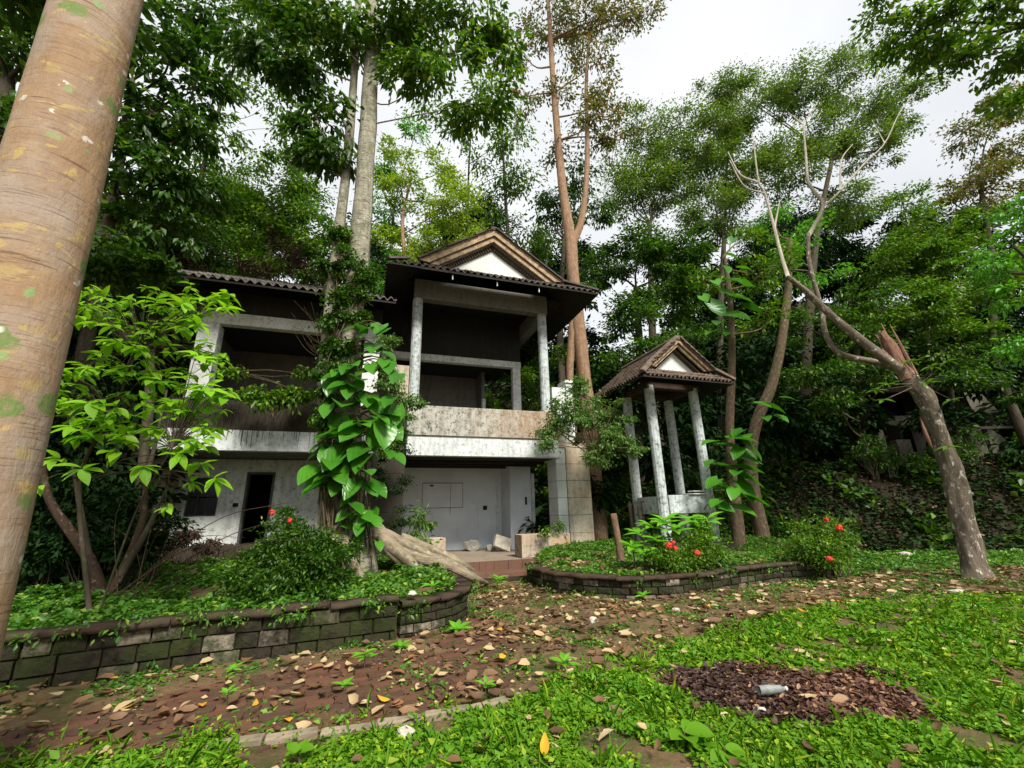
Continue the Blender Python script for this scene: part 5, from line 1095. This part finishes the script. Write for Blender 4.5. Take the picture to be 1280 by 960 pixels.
for i in range(-40, 40):
    for j in range(-50, 50):
        x = i * .222 + (j % 2) * .111; y = j * .134; X = -1.8 + x * c_ - y * s_; Y = 4.4 + x * s_ + y * c_
        if in_poly(X, Y, PATH) and hnoise(X, Y, 2.3, 4) < .62: cand.append((X, Y))
cand.sort(key=lambda q: q[0] ** 2 + q[1] ** 2)
for X, Y in cand[:300]:
    z = float(gh(X, Y)) + .022 + rs.uniform(-.016, .012)
    M_ = Matrix.Translation((X, Y, z)) @ Matrix.Rotation(th + rs.uniform(-.04, .04), 4, 'Z') @ Matrix.Rotation(rs.uniform(-.05, .05), 4, 'X') @ Matrix.Rotation(rs.uniform(-.04, .04), 4, 'Y'); inst('paver', PV[cnt % 3], M_, pav); cnt += 1
# concrete edging of the path
ck = empty('path_edging', G(450, 905), 'low broken pale concrete edging between red path and lawn', 'kerb')
prev = [G(*q)[:2] for q in ((258, 938), (330, 930), (400, 918), (470, 908), (530, 900), (590, 890), (655, 872))]
for a, b_ in zip(prev[:-1], prev[1:]):
    t = b_ - a; l = np.linalg.norm(t); t = t / l; m = MB().box(0, l - .012, -.045, .045, -.08, .05, .008); o = m.build('edging_stone', 'curb_concrete', ck, local=False, bevel=.012)
    o.matrix_basis = Matrix(((t[0], -t[1], 0, a[0]), (t[1], t[0], 0, a[1]), (0, 0, 1, float(gh(*a)) + rs.uniform(-.01, .01)), (0, 0, 0, 1)))

# seedlings on the path : each a little plant
SM = YL
def seedling(px, py, size, label, n=7, hgt=.1, mat=None, group=None):
    p = gp(px, py, .0); root = empty('seedling', p, label, 'seedling', group); s_ = size * dep(p) / F
    tubes('stem', [(([p - (0, 0, .02), p + np.array([0, 0, hgt])], [.006, .004]), dict(sides=4, n=3))], 'bark_dark', root)
    for k in range(n):
        a = 2.4 * k + rs.uniform(-.3, .3); inst('leaf', SM, frame(p + np.array([0, 0, hgt * (.55 + .45 * k / n)]), (math.cos(a), math.sin(a), rs.uniform(.1, .7)), (0, -.2, 1), s_ * rs.uniform(.7, 1.1)), root)
for a in ((283, 880, 17, 'lime seedling on the red pavers left of the centre'), (283, 858, 11, 'small pale seedling just above the lime one on the pavers', 4), (455, 840, 20, 'taller green seedling at the middle of the red path', 9, .18), (430, 862, 18, 'flat dusty green seedling below the taller path one', 7, .04), (705, 840, 22, 'broad leaved bright seedling on the lawn edge right of the path'), (607, 870, 15, 'small seedling at the end of the concrete edging'), (600, 835, 9, 'tiny seedling above the end of the edging', 4), (622, 738, 17, 'leafy seedling at the foot of the porch steps beside the root', 9, .22), (672, 730, 14, 'spindly seedling growing at the left end of the curved bed wall', 7, .25), (805, 752, 14, 'seedling standing against the middle of the curved bed wall'), (540, 740, 16, 'weedy seedling beside the curved block wall', 8, .1), (572, 792, 20, 'low weed at the foot of the curved green wall', 9, .06), (500, 815, 16, 'low weed at the outer corner of the left wall', 9, .06), (290, 842, 14, 'small weed at the base of the long left wall', 7, .05), (1100, 800, 12, 'tiny weed on the lawn to the right', 5)):
    seedling(*a)
leafy('broad_weed', 'pale flat weed with round leaves at the bottom centre of the lawn', [tuple(gp(855, 915, .08)) and (855, 915, float(gp(855, 915, .08)[1])), (905, 935, float(gp(905, 935, .06)[1]))], 34, 7, mesh=leaf_mesh('leaf', 'leaf_grass', 'round', 1, .7), up_=.05)
leafy('broad_weed', 'upright round leaved weed at the bottom edge left of centre', [(372, 940, float(gp(372, 940, .08)[1]))], 22, 5, mesh=leaf_mesh('leaf', 'leaf_grass', 'round', 1, .7), up_=.5)

# fallen leaves large enough to pick out
FL = {k: leaf_mesh('fallen_leaf', k, 'oval', 1, .5) for k in ('dry_leaf_pale', 'dry_leaf_brown', 'dry_leaf_yellow')}
def fallen(px, py, L_, kind, label, group=None, up_=False):
    p = gp(px, py, .045); s_ = L_ * dep(p) / F; a = rs.uniform(0, 2 * PI)
    d = (math.cos(a), math.sin(a), .05) if not up_ else (.1, 0, 1)
    o = inst('fallen_leaf', FL[kind], frame(p, d, (rs.uniform(-.35, .35), rs.uniform(-.35, .35), rs.choice((1, 1, -1))) if not up_ else (0, -1, .1), s_)); tag(o, label, 'leaf', group)
for a in ((768, 912, 30, 'dry_leaf_pale', 'large round cream leaf on the lawn at the bottom centre'), (755, 877, 24, 'dry_leaf_pale', 'smaller cream leaf on the lawn above the large one'), (680, 945, 24, 'dry_leaf_yellow', 'pointed tan leaf standing upright at the bottom edge', None, True),
          (965, 862, 1, 'dry_leaf_pale', ''), (362, 902, 20, 'dry_leaf_yellow', 'bright yellow leaf on the red pavers near the edging'), (318, 882, 14, 'dry_leaf_yellow', 'yellow leaf beside the lime seedling'), (488, 874, 18, 'dry_leaf_yellow', 'yellow leaf with orange neighbour right of the path seedling'), (505, 877, 16, 'dry_leaf_brown', 'orange brown leaf next to the yellow one on the path'), (627, 788, 16, 'dry_leaf_yellow', 'yellow leaf on the bare earth left of centre'), (926, 805, 13, 'dry_leaf_yellow', 'small yellow leaf at the edge of the lawn'), (1048, 752, 18, 'dry_leaf_yellow', 'yellow leaf on the brown ground near the leaning tree'), (965, 770, 20, 'dry_leaf_pale', 'pale curled leaf on bare ground right of centre'), (872, 760, 15, 'dry_leaf_pale', 'cream leaf standing out below the curved bed wall'), (1020, 798, 22, 'dry_leaf_pale', 'long pale leaf on the lawn edge right of centre'), (1240, 850, 26, 'dry_leaf_pale', 'pale brown leaf at the right edge of the lawn'), (1270, 802, 14, 'dry_leaf_brown', 'small brown leaf near the right edge'), (1015, 822, 14, 'dry_leaf_pale', 'pale leaf above the dead leaf heap'), (520, 862, 26, 'dry_leaf_pale', 'long tan leaf across the pavers in the middle of the path'), (170, 875, 30, 'dry_leaf_pale', 'long pale tan leaf on the pavers near the left wall'), (145, 862, 22, 'dry_leaf_brown', 'orange brown leaf by the base of the left wall'), (1163, 630, 12, 'dry_leaf_brown', 'orange leaf caught on the shaded right bank'), (1105, 858, 20, 'dry_leaf_brown', 'brown leaf right of the dead leaf heap'), (900, 893, 18, 'dry_leaf_pale', 'pale brown leaf at the lower left of the dead leaf heap')):
    if a[4]: fallen(*a)
for k in range(150):
    y = rs.uniform(735, 900) if k % 3 else rs.uniform(735, 800); x = rs.uniform(60, 1270); w_ = G(x, y)[:2]
    if in_poly(w_[0], w_[1], BED_L) or in_poly(w_[0], w_[1], BED_R) or (in_poly(w_[0], w_[1], GREEN) and rs.random() < .85): continue
    kd = rs.choice(('dry_leaf_pale', 'dry_leaf_brown', 'dry_leaf_brown', 'dry_leaf_yellow' if rs.random() < .5 else 'dry_leaf_brown'))
    plc = 'below the long left wall' if x < 330 else 'near the concrete edging' if x < 560 and y > 820 else 'on the pavers in the middle of the path' if x < 600 else 'before the porch steps' if x < 720 and y < 790 else 'on the bare earth at the centre' if x < 860 else 'below the right end of the curved bed wall' if x < 1060 else 'around the foot of the leaning tree'
    fallen(x, y, rs.uniform(9, 20) * (.6 + .5 * (y - 700) / 200), kd, {'dry_leaf_pale': 'pale dry', 'dry_leaf_brown': 'curled brown', 'dry_leaf_yellow': 'yellow'}[kd] + ' fallen leaf ' + plc, {'dry_leaf_pale': 'pale', 'dry_leaf_brown': 'brown', 'dry_leaf_yellow': 'yellow'}[kd] + ' fallen leaves ' + plc)

def along(path, off, n, s0=0, s1=1):
    d, Lt = arc(path)
    for k in range(n):
        q = Lt * (s0 + (s1 - s0) * (k + rs.random()) / n); p = np.array([np.interp(q, d, path[:, 0]), np.interp(q, d, path[:, 1])])
        q2 = np.array([np.interp(q + .05, d, path[:, 0]), np.interp(q + .05, d, path[:, 1])]); t = unit(q2 - p + 1e-6); yield p + np.array([t[1], -t[0]]) * (off + rs.uniform(-.04, .06))
V = []; L = []
for path, zt, n in ((cA, .50, 26), (cB, .33, 10), (cR, .33, 22)):
    for p in along(path, .06, n, .25 if path is cA else .02, .98):
        L.append(cloud((p[0], p[1], rs.choice((zt + .02, zt - .06, .03, .03))), (.13, .13, .06), rs.randint(25, 70), 5, .12, .055, .4)[:2])
V, T = joinVT(L); tag(mesh_np('wall_weeds', V, T, 'leaf_bed'), 'little weeds rooted in and along the foot of the block walls', None, None, 'stuff')

# stones and a crushed plastic bottle
for i, (x, y, r_, lab) in enumerate(((950, 890, 8, 'small pale stone at the lower right of the dead leaf heap'), (845, 762, 5, 'little stone on the path below the curved bed wall'), (1198, 742, 8, 'pale stone beside the leaning tree foot'), (505, 915, 12, 'flat mossy stone at the end of the concrete edging'), (740, 775, 7, 'grey pebble on the bare earth near the centre'), (1130, 695, 9, 'grey stone at the foot of the wooded bank'), (951, 919, 7, 'rounded pale stone below the dead leaf heap'), (515, 742, 6, 'small round stone on top of the left bed by the roots'))):
    p = gp(x, y, .015); rock('stone', p, r_ * dep(p) / F, lab, 'pale_rock', seed=40 + i, sq=.5)
p = gp(963, 862, .1); bt = empty('plastic_bottle', p, 'crushed clear plastic bottle lying on the dead leaf heap', 'bottle')
d = unit(np.array([1, .1, .0])); tubes('bottle_body', [(([p - d * .1, p - d * .03, p + d * .04, p + d * .09], [.034, .036, .03, .028]), dict(sides=14, n=16, wob=.12))], 'plastic', bt)
tubes('bottle_neck', [(([p + d * .088, p + d * .11, p + d * .125], [.026, .014, .013]), dict(sides=10, n=6))], 'plastic', bt); tubes('bottle_cap', [(([p + d * .124, p + d * .14], [.015, .015]), dict(sides=10, n=4))], 'white_paint', bt)
print('leaf tris', TRI[0], 'total', sum(len(o.data.polygons) for o in bpy.data.objects if o.type == 'MESH'))
